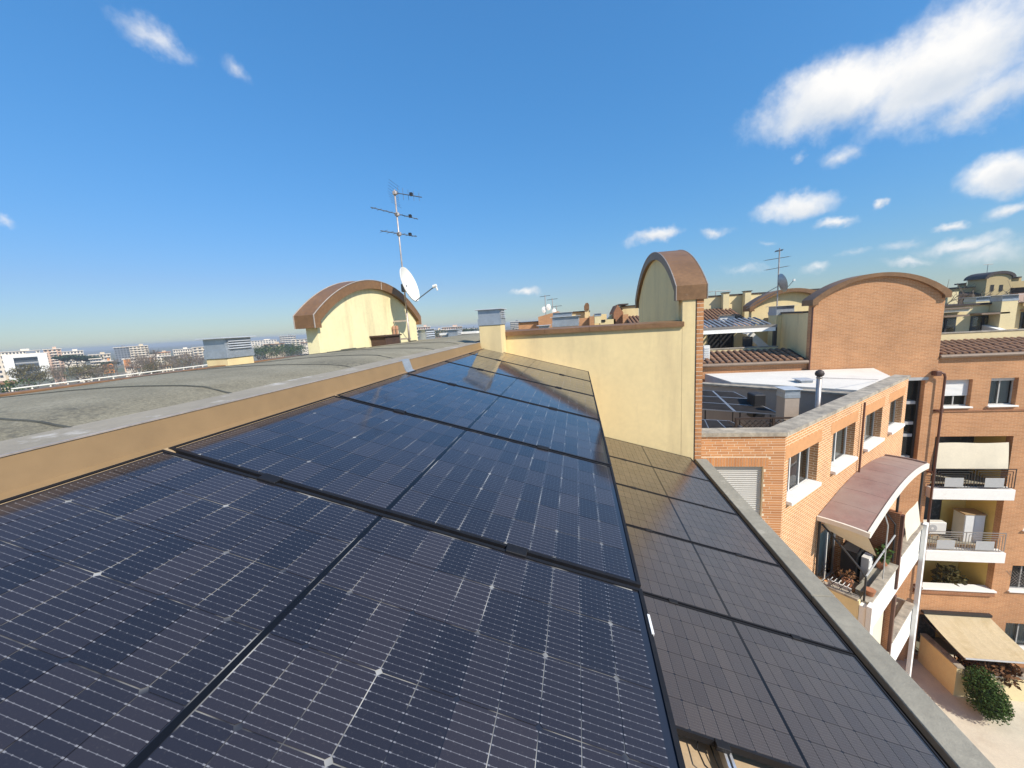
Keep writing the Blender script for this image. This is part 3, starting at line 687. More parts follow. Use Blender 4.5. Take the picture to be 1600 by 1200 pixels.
mb = MB(); mb.tube([tip - dn * -.02, tip - dn * .06], [.028, .034], 10); mb.tube([tip + du * .02, tip - du * .10], [.02, .016], 8); mb.build('receiver', 'white_paint', dish)
mb = MB(); mb.tube([dc - dn * .10, Vector((MX, MY, dc.z - .05))], .03, 8); mb.box(MX - .05, MX + .05, MY - .05, MY + .05, dc.z - .14, dc.z + .02, .01); mb.build('mount', 'antenna_dark', dish)

# white railing on the lower terrace beyond the roof edge
XR = -9.5
z1 = onX(150, 590.5, XR).z; ya, yb = onX(18, 606, XR).y, onX(330, 570, XR).y
rl = thing('terrace_railing', 'thin white terrace railing running beyond the far edge of the grey roof', 'railing', (XR, (ya + yb) / 2, -1.62))
mb = MB(); mb.box(XR - .02, XR + .02, ya, yb, z1 - .018, z1); mb.box(XR - .015, XR + .015, ya, yb, z1 - .75, z1 - .72); mb.build('handrail', 'white_paint', rl)
n = int((yb - ya) / .24); mb = MB(); mb.box(XR - .009, XR + .009, -.009, .009, -1.62, z1 - .03); me_b = None
for k in range(n + 1):
    y = ya + (yb - ya) * k / n
    if me_b is None:
        q = MB(False); q.box(-.008, .008, -.008, .008, 0, z1 - .03 + 1.62); me_b = meshmat(q, 'baluster', 'white_paint')
    inst('baluster', me_b, rl, local(rl, (XR, y, -1.62)))

# ================================================================== helpers for buildings
CUBE = {}
def cube(mat):
    if mat not in CUBE:
        q = MB(False); q.box(-.5, .5, -.5, .5, -.5, .5); CUBE[mat] = meshmat(q, 'piece', mat)
    return CUBE[mat]
def cb(name, mat, parent, x0, x1, y0, y1, z0, z1, world=True, rot=(0, 0, 0)):
    """one plain bar or board, sharing its mesh with the others of its material"""
    c = Vector(((x0 + x1) / 2, (y0 + y1) / 2, (z0 + z1) / 2)); s = (abs(x1 - x0), abs(y1 - y0), abs(z1 - z0))
    if world: c = local(parent, c)
    return inst(name, cube(mat), parent, c, rot, s)
def bx(name, mat, parent, x0, x1, y0, y1, z0, z1, bev=0, world=True):
    return MB(world).box(x0, x1, y0, y1, z0, z1, bev).build(name, mat, parent)
def zl(z): return z + EYE
def window(root, x0, x1, z0, z1, y=0.0, depth=.22, frame='shutter_grey', bars=1, shutter=0., shmat='shutter_white', sill=None, room=True, fw=.05, curtain=None):
    """window in a wall of the thing's local xz plane: frame, panes, roller shutter, sill; z already local"""
    yy = y + depth
    if room:
        q = MB(False); d = .9
        q.quad((x0, yy + d, z0), (x1, yy + d, z0), (x1, yy + d, z1), (x0, yy + d, z1)); q.quad((x0, yy + .05, z0), (x0, yy + d, z0), (x0, yy + d, z1), (x0, yy + .05, z1)); q.quad((x1, yy + .05, z0), (x1, yy + .05, z1), (x1, yy + d, z1), (x1, yy + d, z0))
        q.quad((x0, yy + .05, z0), (x1, yy + .05, z0), (x1, yy + d, z0), (x0, yy + d, z0)); q.quad((x0, yy + .05, z1), (x0, yy + d, z1), (x1, yy + d, z1), (x1, yy + .05, z1)); q.build('room', 'dark_room', root)
    q = MB(False); wall_open(q, x0, x1, z0, z1, .05, [(x0 + fw + i * (x1 - x0 - fw) / (bars + 1), x0 + (i + 1) * (x1 - x0 - fw) / (bars + 1), z0 + fw, z1 - fw) for i in range(bars + 1)], yy)
    f = q.build('window', frame, root)
    for i in range(bars + 1):
        a, b = x0 + fw + i * (x1 - x0 - fw) / (bars + 1), x0 + (i + 1) * (x1 - x0 - fw) / (bars + 1)
        q = MB(False); q.quad((a, yy + .025, z0 + fw), (b, yy + .025, z0 + fw), (b, yy + .025, z1 - fw), (a, yy + .025, z1 - fw)); q.build('pane', 'window_glass', f)
        if curtain:
            q = MB(False); m = 14
            q.loft([[(a + (b - a) * k / m, yy + .12 + .018 * math.sin(k * 2.1 + i), zz) for k in range(m + 1)] for zz in (z0 + .06, z1 - .06)], cap=False, closed=False); q.build('curtain', curtain, f)
    if shutter:
        zz = z1 - (z1 - z0) * shutter; ns = max(3, int((z1 - zz) / .055)); pts = []
        for k in range(ns): pts += [(yy - .03, zz + (z1 - zz) * k / ns), (yy - .045, zz + (z1 - zz) * (k + .5) / ns)]
        pts += [(yy - .03, z1), (yy - .012, z1), (yy - .012, zz)]
        q = MB(False); q.prism(pts, 'x', x0 + .012, x1 - .012); q.build('roller_shutter', shmat, f)
    if sill:
        q = MB(False); q.box(x0 - .06, x1 + .06, y - .1, y + depth, z0 - .06, z0 + .004, .008); q.build('sill', sill, root)
    return f
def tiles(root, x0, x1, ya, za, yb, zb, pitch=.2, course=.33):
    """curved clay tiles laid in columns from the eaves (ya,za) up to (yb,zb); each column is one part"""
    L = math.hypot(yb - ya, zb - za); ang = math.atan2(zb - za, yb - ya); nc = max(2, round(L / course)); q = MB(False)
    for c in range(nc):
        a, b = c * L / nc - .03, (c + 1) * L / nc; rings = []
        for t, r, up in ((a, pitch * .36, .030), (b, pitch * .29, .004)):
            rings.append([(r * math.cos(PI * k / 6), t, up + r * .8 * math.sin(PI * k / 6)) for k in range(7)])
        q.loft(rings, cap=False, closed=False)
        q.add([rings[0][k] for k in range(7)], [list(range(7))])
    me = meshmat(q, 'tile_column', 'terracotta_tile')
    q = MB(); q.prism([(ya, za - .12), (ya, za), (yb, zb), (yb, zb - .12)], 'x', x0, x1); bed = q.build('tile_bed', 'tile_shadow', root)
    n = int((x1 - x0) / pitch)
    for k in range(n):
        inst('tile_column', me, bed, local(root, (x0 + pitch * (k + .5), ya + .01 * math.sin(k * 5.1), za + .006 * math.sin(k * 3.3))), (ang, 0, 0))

# ================================================================== BRICK WING WITH THE DIAGONAL FRONT
Cw = ray(1228, 675) * (9.4 / 600); AZ = rad(46.8); DV = Vector((math.sin(AZ), math.cos(AZ), 0)); OV = Vector((math.cos(AZ), -math.sin(AZ), 0))
wing = thing('brick_wing', 'orange brick wing with diagonal window front and roof terrace', 'building', (Cw.x, Cw.y, GZ), (0, 0, PI / 2 - AZ))
def onW(px, py, w):
    r = ray(px, py); p = r * ((Cw.dot(OV) + w) / r.dot(OV)); return Vector(((p - Cw).dot(DV), -w, zl(p.z)))     # local (u, -w, z)
def W3(u, w, z): return Cw + DV * u + OV * w + Vector((0, 0, z - Cw.z))
WL = 11.25; ZP = -3.12
wins = [(.24, 2.16), (3.23, 5.15), (6.15, 8.0), (8.95, 10.72)]
doors = [(2.75, 4.9, -9.05, -6.75), (5.9, 8.3, -9.05, -6.9)]
mb = MB(False); wall_open(mb, 0.0, WL, 0, zl(ZP), .3, [(a, b, zl(-4.95), zl(-3.76)) for a, b in wins] + [(a, b, zl(c), zl(d)) for a, b, c, d in doors]); mb.build('diagonal_wall', 'brick_orange', wing)
for i, (a, b) in enumerate(wins):
    window(wing, a, b, zl(-4.95), zl(-3.76), 0, .2, 'white_paint' if i < 2 else 'shutter_grey', 2 if i == 0 else 1, 0, sill=None, curtain=None if i == 0 else 'awning_cream')
    bx('sill', 'white_wall', wing, a + .004, b - .004, -.13, .19, zl(-5.0), zl(-4.90), .01, False)
    bx('lintel', 'brick_lintel' if 'brick_lintel' in MATS else 'peach_wall', wing, a - .2, b + .2, -.004, .05, zl(-3.758), zl(-3.44), 0, False)
for a, b, c, d in doors: window(wing, a, b, zl(c), zl(d), 0, .22, 'white_paint', 2, 0, curtain='curtain_aqua' if a < 3 else None)
plain('brick_lintel', (.58, .29, .125), .9, .12, 3, .2, 60)
for o in wing.children:
    if o.name.startswith('lintel'): o.data.materials[0] = MATS['brick_lintel']
mb = MB(False); mb.tube([(5.62, -.07, zl(-3.2)), (5.62, -.07, zl(-6.0))], .03, 8); mb.build('rain_pipe', 'pipe_red', wing)
# end of the wing and flat front toward us
mb = MB(); e0, e1 = W3(WL, 0, 0), W3(WL, -6, 0); e2 = W3(WL, -.3, 0)
mb.loft([[(p.x, p.y, GZ) for p in (e0, e1, e1 + DV * -.3, e2 + DV * -.001)], [(p.x, p.y, ZP) for p in (e0, e1, e1 + DV * -.3, e2 + DV * -.001)]]); mb.build('end_wall', 'brick_orange', wing)
FX0 = 1.2
fw0, fw1 = onY(1088, 760, Cw.y).x, onY(1192, 760, Cw.y).x; fzt, fzb = onY(1150, 729, Cw.y).z, onY(1150, 812, Cw.y).z
froot = thing('wing_front', 'orange brick front of the wing beside the yellow pier with grey window', 'building', (FX0, Cw.y, GZ))  # front face of the wing itself, built as a separate object
mb = MB(False); wall_open(mb, 0, Cw.x - FX0, 0, zl(ZP), .3, [(fw0 - FX0, fw1 - FX0, zl(fzb), zl(fzt))], -.005); fm = mb.build('mortar_wall', 'mortar', froot)
window(froot, fw0 - FX0, fw1 - FX0, zl(fzb), zl(fzt), -.005, .12, 'shutter_grey', 0, .97, 'shutter_grey', sill='white_wall', fw=.07, curtain='shutter_grey')  # closed grey shutter added in place of the pane's pale reflection and curtain
bl, bh, jt = .245, .053, .013; k = 0; z = ZP - .035; nb = 0
soz = (fzt + .002, fzt + .24)
while z > -6.2 and nb < 300:
    x = Cw.x - .004 - (bl / 2 + jt / 2 if k % 2 else 0) - (k % 3) * .03
    first = True
    while x > 2.72:
        xa = max(x - bl, 2.6); xb = x
        if first: xb = Cw.x - .003
        first = False; segs = [(xa, xb)]
        if soz[0] - .03 < z < soz[1] + .01: segs = [(max(xa, fw1 + .10), xb)] if xb > fw1 + .14 else []
        elif fzb - .07 < z <= soz[0]: segs = [(max(xa, fw1 + .004), xb)] if xb > fw1 + .05 else []
        for a, b in segs:
            if b - a > .03:
                inst('brick', BRICK, fm, ((a + b) / 2 - FX0, .004 + random.uniform(-.0015, .0015), zl(z)), (0, 0, 0), (b - a, .024, bh)); nb += 1
        x -= bl + jt
    z -= bh + jt; k += 1
x = fw1 + .07
while x > 2.72:
    inst('brick', BRICK, fm, (x - FX0, .002, zl(soz[0] + .12)), (0, 0, 0), (.053, .026, .235)); x -= .066
# parapet caps mitred at the corner
def capquad(name, p, q, inn_p, inn_q, mat='stone_cap'):
    mb = MB(); mb.loft([[(v.x, v.y, ZP) for v in (p, q, inn_q, inn_p)], [(v.x, v.y, ZP + .10) for v in (p, q, inn_q, inn_p)]]); return mb.build(name, mat, wing)
CW_, OVH = .42, .05
half = math.tan((PI / 2 - AZ) / 2)                      # mitre
outc = Cw + Vector((OVH * half, -OVH, 0)); innc = Cw + Vector((-CW_ * half, CW_, 0))
capquad('parapet_cap', Vector((FX0, Cw.y - OVH, 0)), outc - Vector((.002, 0, 0)), Vector((FX0, Cw.y + CW_, 0)), innc - Vector((.002, 0, 0)))
for i in range(6):
    ua, ub = WL * i / 6, WL * (i + 1) / 6
    f = lambda u: (outc + DV * .002, innc + DV * .002) if u == 0 else (W3(u - .002, OVH, 0), W3(u - .002, -CW_, 0))
    (p, ip), (q, iq) = f(ua), f(ub)
    if i: p, ip = W3(ua + .002, OVH, 0), W3(ua + .002, -CW_, 0)
    capquad('parapet_cap', p, q, ip, iq)
# inside face of the parapet, terrace floor
TF = -5.4
mb = MB(); ip = [Vector((FX0, Cw.y + .34, 0)), innc + Vector((.03, -.05, 0)), W3(WL - .3, -.33, 0)]
mb.loft([[(p.x, p.y, TF) for p in ip], [(p.x, p.y, ZP - .002) for p in ip]], cap=False, closed=False); mb.build('parapet_lining', 'pink_render', wing)
p2 = W3(6.62, -.36, 0); pw_dir = Vector((-.796, .605, 0)); p1 = p2 + pw_dir * 9.2; nrm = Vector((.605, .796, 0))
mb = MB(); fl = [Vector((FX0, Cw.y + .3, 0)), innc, W3(6.7, -.3, 0), p1 + nrm * .1, Vector((FX0, 20.3, 0))]; mb.add([(p.x, p.y, TF) for p in fl], [list(range(5))]); mb.build('terrace_floor', 'pink_render', wing)
mb = MB(); ln = [p1, p2, p2 + nrm * .3, p1 + nrm * .3]; mb.loft([[(p.x, p.y, TF) for p in ln], [(p.x, p.y, -3.2) for p in ln]]); mb.build('terrace_wall', 'pink_render', wing)
ln = [p1 - nrm * .05, p2 - nrm * .05, p2 + nrm * .35, p1 + nrm * .35]; mb = MB(); mb.loft([[(p.x, p.y, -3.2) for p in ln], [(p.x, p.y, -3.13) for p in ln]]); mb.build('terrace_wall_cap', 'stone_cap', wing)
# white flat roof
wr = [p2 + pw_dir * 4.1 + nrm * .37, p2 + nrm * .37, W3(WL - .35, -.45, 0), Vector((13.6, 20.3, 0)), Vector((6.25, 20.3, 0))]
mb = MB(); mb.loft([[(p.x, p.y, TF) for p in wr], [(p.x, p.y, -3.06) for p in wr]]); mb.build('white_roof', 'white_membrane', wing)

# things on the wing's terrace
def pvquad(label, A, B, C_, D_, nx, ny):
    """small framed solar array on aluminium rails: A front right, B front left, C rear left, D rear right"""
    r = thing('solar_array', label, 'solar array', tuple((A + B) / 2 - Vector((0, 0, 1.4))))
    P = lambda s, t: (B + (A - B) * s) * (1 - t) + (C_ + (D_ - C_) * s) * t
    up = (A - B).cross(C_ - B).normalized(); up = up if up.z > 0 else -up
    for i in range(nx):
        for j in range(ny):
            m = .012; q = [P((i + m) / nx, (j + m) / ny), P((i + 1 - m) / nx, (j + m) / ny), P((i + 1 - m) / nx, (j + 1 - m) / ny), P((i + m) / nx, (j + 1 - m) / ny)]
            mb = MB(); mb.loft([[p - up * .035 for p in q], q]); f = mb.build('panel', 'aluminium', r)
            c = (q[0] + q[2]) / 2; mb = MB(); mb.add([p + (c - p).normalized() * .03 + up * .003 for p in q], [[0, 1, 2, 3]]); mb.build('cells', 'pv_small', f)
    for t in (.12, .5, .9):
        mb = MB(); a, b = P(0, t) - up * .07, P(1.04, t) - up * .07; mb.tube([a, b], .03, 4); mb.build('rail', 'aluminium', r)
    for s, t in ((.08, .12), (.6, .12), (.95, .12), (.3, .9), (.9, .9)):
        p = P(s, t) - up * .09; mb = MB(); mb.tube([p, Vector((p.x, p.y, TF))], .025, 4); mb.build('post', 'iron_dark', r)
    return r
plain('pv_small', (.03, .027, .026), .75, .3, 5, spec=.15)
pvquad('solar array on tall posts over the wing terrace, larger one behind', onZ(1222, 648, -3.62), onZ(1082, 638, -3.62), onZ(1082, 609, -3.25), onZ(1147, 612, -3.25), 2, 3)
pvquad('lower solar array just inside the wing front parapet', onZ(1178, 676, -3.75), onZ(1082, 690, -3.75), onZ(1082, 654, -3.6), onZ(1140, 657, -3.6), 3, 1)
vent('grey-hooded pink chimney on the wing terrace left of the steel flue', *[onY(v, 630, 13.0).x for v in (1226, 1249)], 13.0, 13.5, TF, onY(1237, 622, 13.0).z, onY(1237, 609, 13.0).z, .06, shaft='pink_render')
vent('low vent on the white flat roof behind the terrace chimney', *[onY(v, 600, 16.9).x for v in (1252, 1270)], 16.9, 17.4, -3.07, onY(1261, 606, 16.9).z, onY(1261, 594, 16.9).z, .08, shaft='white_wall')
fx = onY(1279, 610, 13.7)
fl_ = thing('steel_flue', 'shiny steel flue pipe with round cowl rising above the wing terrace', 'flue', (fx.x, 13.7, TF))
zt_ = onY(1281, 588, 13.7).z
mb = MB(); mb.tube([(fx.x, 13.7, TF), (fx.x, 13.7, zt_)], .075, 12); mb.build('pipe', 'stainless', fl_, True)
mb = MB(); mb.tube([(fx.x, 13.7, zt_), (fx.x, 13.7, zt_ + .03), (fx.x, 13.7, zt_ + .1), (fx.x, 13.7, zt_ + .17), (fx.x, 13.7, zt_ + .21)], [.07, .115, .13, .10, .04], 12); mb.build('cowl', 'copper_dark', fl_, True)
mb = MB(); mb.tube([(fx.x, 13.7, zt_ - .06), (fx.x, 13.7, zt_ - .03)], .088, 12); mb.build('band', 'stainless', fl_)
q = W3(9.4, -.5, -3.0); mb = MB(); mb.tube([(fx.x + .1, 13.7, zt_ - .05), (q.x, q.y, q.z)], .012, 4); mb.build('stay_wire', 'mast_steel', fl_)
# lattice screen under the arrays
xa, xb, za, zb = pxbox(1150, 652, 1268, 674, 12.6)
lt = thing('lattice_screen', 'dark wooden lattice screen under the solar array on the wing terrace', 'screen', ((xa + xb) / 2, 12.6, TF))
for x in (xa, (xa + xb) / 2, xb): cb('post', 'lattice_wood', lt, x - .03, x + .03, 12.57, 12.63, TF, zb)
cb('top_rail', 'lattice_wood', lt, xa + .03, xb - .03, 12.575, 12.625, zb - .05, zb)
n = int((xb - xa) / .16)
for k in range(n):
    for s in (1, -1):
        x0_ = xa + (xb - xa) * (k + .5) / n; inst('lath', cube('lattice_wood'), lt, local(lt, (x0_, 12.6 + s * .012, zb - .42)), (0, s * rad(45), 0), (.022, .012, .95))
bq = pxbox(1178, 617, 1197, 634, 14.9)
tag(MB().box(bq[0], bq[1], 14.9, 15.5, bq[2] - .5, bq[3], .03).build('dark_cabinet', 'plastic_dark', None, False, ((bq[0] + bq[1]) / 2, 15.2, bq[2] - .5)), 'black cabinet against the pink terrace wall of the wing', 'cabinet')

# ---------------- balcony, canopy and furnishing on the diagonal front
bal = thing('balcony', 'white multi-storey balcony stack on the diagonal brick front under the red canopy', 'balcony', tuple(W3(5.4, .6, GZ)), (0, 0, PI / 2 - AZ))
def wb(name, mat, root, u0, u1, w0, w1, z0, z1, bev=0):
    mb = MB(); c = [W3(u0, w0, 0), W3(u1, w0, 0), W3(u1, w1, 0), W3(u0, w1, 0)]
    mb.loft([[(p.x, p.y, z0) for p in c], [(p.x, p.y, z1) for p in c]]); return mb.build(name, mat, root)
for k in range(3):
    z = -9.05 - 3.1 * k; U1 = 8.55
    wb('slab', 'white_wall', bal, 2.36, U1, .002, 1.24, z - .22, z)
    wb('side_parapet', 'cream_render', bal, 2.36, 2.50, .004, 1.08, z + .002, z + .92); wb('parapet_coping', 'stone_cap', bal, 2.32, 2.54, .01, 1.05, z + .922, z + .98)
    wb('front_parapet', 'white_wall', bal, 2.36, 5.25, 1.09, 1.23, z + .002, z + .82); wb('front_parapet', 'white_wall', bal, 5.5, U1, 1.09, 1.23, z + .002, z + 1.05)
    wb('planter', 'concrete_cap', bal, 3.2, 5.2, .78, 1.085, z + .002, z + .74); wb('planter', 'concrete_cap', bal, 5.7, 8.6, .78, 1.085, z + .002, z + .95)
    wb('parapet_coping', 'stone_cap', bal, 2.56, 5.24, 1.05, 1.28, z + .822, z + .88); wb('parapet_coping', 'stone_cap', bal, 5.51, U1, 1.05, 1.28, z + 1.052, z + 1.11)
    wb('divider', 'brick_deep', bal, 5.27, 5.48, .004, 1.2, z + .002, z + (2.55 if k == 0 else 2.86)); wb('divider_post', 'pipe_red', bal, 5.30, 5.44, 1.201, 1.28, z + .002, z + (2.5 if k == 0 else 2.86))
    if k: wb('screen_wall', 'awning_cream', bal, 2.6, 5.2, 1.02, 1.06, z + .95, z + 2.86)
for u in (2.30, 8.3): wb('pilaster', 'white_wall', bal, u + .02, u + .3, 1.245, 1.36, GZ, -8.15 if u < 3 else -7.9)
# red arched canopy
can = thing('red_canopy', 'weathered red arched canopy with white edge over the top balcony', 'canopy', tuple(W3(5.6, .6, -6)), (0, 0, PI / 2 - AZ))
def cz(u, w): t = (u - 2.4) / 6.4; return -6.08 + .52 * math.sin(PI * min(1, max(0, t * .8 + .02))) + .03 * math.sin(PI * w / 1.3) - .03 * w
NS = 7
for k in range(NS):
    ua, ub = 2.42 + 6.38 * k / NS, 2.42 + 6.38 * (k + 1) / NS; mb = MB(); m = 4; wd = [.02 + 1.10 * j / 6 for j in range(7)]
    top = [[W3(ua + .006 + (ub - ua - .012) * i / m, w, cz(ua + (ub - ua) * i / m, w)) for w in wd] for i in range(m + 1)]
    bot = [[p - Vector((0, 0, .04)) for p in r] for r in top]
    mb.loft([top[i] + bot[i][::-1] for i in range(m + 1)]); mb.build('canopy_sheet', 'canopy_red', can)
mb = MB(); m = 24; us = [2.40 + 6.42 * i / m for i in range(m + 1)]
mb.loft([[W3(u, 1.122, cz(u, 1.12) + .03), W3(u, 1.18, cz(u, 1.12) + .02), W3(u, 1.18, cz(u, 1.12) - .15), W3(u, 1.122, cz(u, 1.12) - .15)] for u in us]); mb.build('front_fascia', 'canopy_trim', can)
mb = MB(); mb.loft([[W3(2.34, w, cz(2.4, w) + .012), W3(2.405, w, cz(2.4, w) + .012), W3(2.405, w, cz(2.4, w) - .12), W3(2.34, w, cz(2.4, w) - .12)] for w in [.01 + 1.17 * j / 6 for j in range(7)]]); mb.build('side_fascia', 'canopy_trim', can)
mb = MB(); mb.loft([[W3(8.81, w, cz(8.8, w) + .05), W3(8.86, w, cz(8.8, w) + .05), W3(8.86, w, cz(8.8, w) - .04), W3(8.81, w, cz(8.8, w) - .04)] for w in [.01 + 1.11 * j / 6 for j in range(7)]]); mb.build('red_edge', 'canopy_red', can)
for u, w in ((2.46, .06), (5.36, 1.10), (8.4, 1.10)):
    mb = MB(); mb.tube([W3(u, w, -8.0 if w > 1 else -9.04), W3(u, w, cz(u, w) - .1)], .032, 6); mb.build('post', 'iron_dark', can)
for w0, w1 in ((.1, 1.25),):
    mb = MB(); mb.tube([W3(2.5, .1, -6.3), W3(2.5, .55, -6.75), W3(2.5, 1.02, -7.25), W3(2.52, 1.14, -7.45), W3(2.52, 1.14, -8.15)], .025, 6); mb.build('awning_arm', 'iron_dark', can)
mb = MB(); mb.tube([W3(5.2, .2, -6.35), W3(5.2, .9, -6.55), W3(5.2, 1.12, -6.85), W3(5.2, 1.14, -8.1)], .022, 6); mb.build('awning_arm', 'iron_dark', can)
mb = MB(); mb.tube([W3(2.52, 1.14, -7.4), W3(5.2, 1.14, -7.2)], .022, 6); mb.build('awning_bar', 'panel_grey', can)
mb = MB(); mb.tube([W3(3.9, 1.1, -6.0), W3(3.95, 1.2, -6.4), W3(3.95, 1.2, -8.1)], .016, 6); mb.build('side_hoop', 'aluminium', can)
cloth = MB(); A = [W3(2.52, .12, -6.22), W3(2.52, 1.1, -6.2)]; B = [W3(2.56, .15, -6.42), W3(3.15, 1.16, -7.05)]
rows = []
for i in range(7):
    t = i / 6; rows.append([(A[0] * (1 - s) + A[1] * s) * (1 - t) + (B[0] * (1 - s) + B[1] * s) * t + OV * (.02 * math.sin(5 * s + 3 * t)) - Vector((0, 0, .05 * math.sin(PI * t) * math.sin(PI * s))) for s in [j / 8 for j in range(9)]])
cloth.loft(rows, cap=False, closed=False)
tag(cloth.build('awning_cloth', 'awning_cream', None, True, tuple(W3(2.7, .6, -6.9))), 'cream awning cloth hanging below the near end of the red canopy', 'awning')
cloth = MB(); cloth.loft([[W3(5.75, 1.2 + .12 * t, -6.75 - .8 * t + .03 * math.sin(6 * s)) + DV * (1.7 * s) for s in [j / 10 for j in range(11)]] for t in [i / 5 for i in range(6)]], cap=False, closed=False)
tag(cloth.build('awning_cloth', 'awning_cream', None, True, tuple(W3(7, 1.4, -7.2))), 'cream awning beyond the brick divider under the red canopy', 'awning')
# wire trellis on the near side parapet
tr = thing('wire_trellis', 'open metal lattice along the near side of the top balcony', 'trellis', tuple(W3(2.43, .5, -8.08)), (0, 0, PI / 2 - AZ))
for k in range(5):
    for s in (1, -1):
        w = .15 + .2 * k; mb = MB(); mb.tube([W3(2.43 + .004 * s, w - .14 * s, -8.07), W3(2.43 + .004 * s, w + .14 * s, -7.55)], .008, 4); mb.build('lath', 'iron_dark', tr)
# furnishing of the top balcony
FZ = -9.048
def item(name, label, cat, mat, u0, u1, w0, w1, z0, z1, parts=()):
    r = thing(name, label, cat, tuple(W3((u0 + u1) / 2, (w0 + w1) / 2, z0)), (0, 0, PI / 2 - AZ)); wb('body', mat, r, u0, u1, w0, w1, z0, z1)
    for nm, mt, a in parts: wb(nm, mt, r, *a)
    return r
item('storage_cabinet', 'dark storage cabinet at the back of the top balcony', 'cabinet', 'plastic_dark', 4.35, 5.1, .1, .5, FZ, FZ + 1.25, [('door', 'black_rubber', (4.4, 4.72, .501, .515, FZ + .05, FZ + 1.2)), ('door', 'black_rubber', (4.74, 5.06, .501, .515, FZ + .05, FZ + 1.2))])
item('drawer_tower', 'white plastic drawer tower beside the dark cabinet on the balcony', 'drawers', 'ac_white', 4.45, 4.85, .58, .76, FZ, FZ + 1.15, [('drawer', 'shutter_white', (4.47, 4.83, .761, .775, FZ + .05 + .27 * k, FZ + .28 + .27 * k)) for k in range(4)])
item('folding_table', 'small tan folding table on the top balcony floor', 'table', 'deck_tan', 3.1, 3.8, .35, .75, FZ + .55, FZ + .6, [('leg', 'iron_dark', (3.13 + a * .6, 3.17 + a * .6, .38 + b * .3, .42 + b * .3, FZ, FZ + .549)) for a in (0, 1) for b in (0, 1)])
item('drying_rack', 'white folding drying rack near the balcony trellis', 'rack', 'white_paint', 2.75, 2.78, .25, .8, FZ, FZ + .95, [('bar', 'white_paint', (2.785, 3.05, .28 + .1 * k, .295 + .1 * k, FZ + .9, FZ + .915)) for k in range(5)])
def plant(name, label, base, h, r, n, mat, leaf=.1, pot=None, group=None, drop=0):
    t = thing(name, label, 'plant', tuple(base), group=group); q = MB(); rng = random.Random(sum(map(ord, label)))
    if pot:
        b = Vector(base); MB().tube([b, b + Vector((0, 0, .16)), b + Vector((0, 0, .2))], [.1, .14, .15], 10).build('pot', pot, t)
    b = Vector(base) + Vector((0, 0, .16 if pot else 0))
    for k in range(n):
        a = rng.uniform(0, 2 * PI); rr = r * math.sqrt(rng.random()); z = h * rng.uniform(.25, 1); p = b + Vector((rr * math.cos(a), rr * math.sin(a), z)); d = Vector((rng.gauss(0, 1), rng.gauss(0, 1), rng.gauss(.2, .6))).normalized(); e = d.cross(Vector((rng.gauss(0, 1), rng.gauss(0, 1), 1))).normalized()
        q.quad(p - e * leaf * .22, p + d * leaf * .5 - e * leaf * .3, p + d * leaf, p + d * leaf * .5 + e * leaf * .3)
    q.build('foliage', mat, t)
    MB().tube([b - Vector((0, 0, .05)), b + Vector((.02, 0, h * .7))], [.015, .006], 5).build('stem', 'bark', t)
    return t
plant('potted_plant', 'green leafy potted plant in front of the brick divider on the balcony', W3(4.95, .95, FZ + .74), .5, .2, 70, 'leaf_bright', .18, 'pot_clay')
plant('potted_plant', 'dried brown plant on the tan balcony table', W3(3.4, .55, FZ + .6), .3, .22, 60, 'leaf_brown', .12, 'pot_clay')
b = W3(2.95, 1.16, FZ + .882); pt = MB(); pt.tube([b, b + Vector((0, 0, .13)), b + Vector((0, 0, .17))], [.085, .12, .13], 12); tag(pt.build('clay_pot', 'pot_clay', None, False, tuple(b)), 'empty clay pot on the white balcony parapet corner', 'pot')
def acunit(label, root_loc, rotz, w=.8, h=.55, d=.3):
    r = thing('air_conditioner', label, 'air conditioner', root_loc, (0, 0, rotz), 'outdoor air conditioners'); q = MB(False); q.box(-w / 2, w / 2, -d / 2, d / 2, .06, h, .015); q.build('casing', 'ac_white', r)
    q = MB(False); q.loft([[(-.1 + .2 * math.cos(2 * PI * k / 20), -d / 2 - o, h / 2 + .03 + .2 * math.sin(2 * PI * k / 20)) for k in range(20)] for o in (.0, .012)]); q.build('fan_grille', 'panel_grey', r)
    q = MB(False); q.loft([[(-.1 + .06 * math.cos(2 * PI * k / 12), -d / 2 - o, h / 2 + .03 + .06 * math.sin(2 * PI * k / 12)) for k in range(12)] for o in (.0125, .02)]); q.build('fan_hub', 'ac_white', r)
    for s in (-.3, .3): inst('foot', cube('iron_dark'), r, (s, 0, .03), (0, 0, 0), (.05, d, .06))
    return r

# ================================================================== BRICK APARTMENT BLOCK ACROSS THE COURT
YF = 20.5
blk = thing('brick_block', 'tall orange brick apartment block facing us with loggias and rounded tower', 'building', (14, YF, GZ))
BX = 14.0
X = lambda px, py=600: onY(px, py, YF).x
Z = lambda py, px=1500: onY(px, py, YF).z
tL, tR = 10.95, 16.22
lg0, lg1 = 16.55, 19.62
S1, S2 = -8.93, -12.10
w1 = (16.72, 17.76, -5.04, -3.77); w2 = (18.46, 19.5, -5.02, -3.75)
rw = [(20.35, 21.5, -14.27, -12.95), (20.45, 21.9, -17.45, -16.05), (20.55, 21.7, -11.1, -9.75), (20.5, 21.6, -8.0, -6.6), (21.2, 22.2, -5.0, -3.75)]
logs = [(lg0, lg1, S1, -6.47), (lg0 - .1, lg1, S2, S1 - .52), (lg0 - .12, lg1 + .02, -14.3, S2 - .52)]
gf = (16.75, 19.6, GZ + .05, -15.85)
holes = [(a - BX, b - BX, zl(c), zl(d)) for a, b, c, d in [w1, w2] + rw + logs + [gf]]
mb = MB(False); wall_open(mb, tR - BX - .1, 32 - BX, 0, zl(-2.66), .3, holes); mb.build('facade', 'brick_facade', blk)
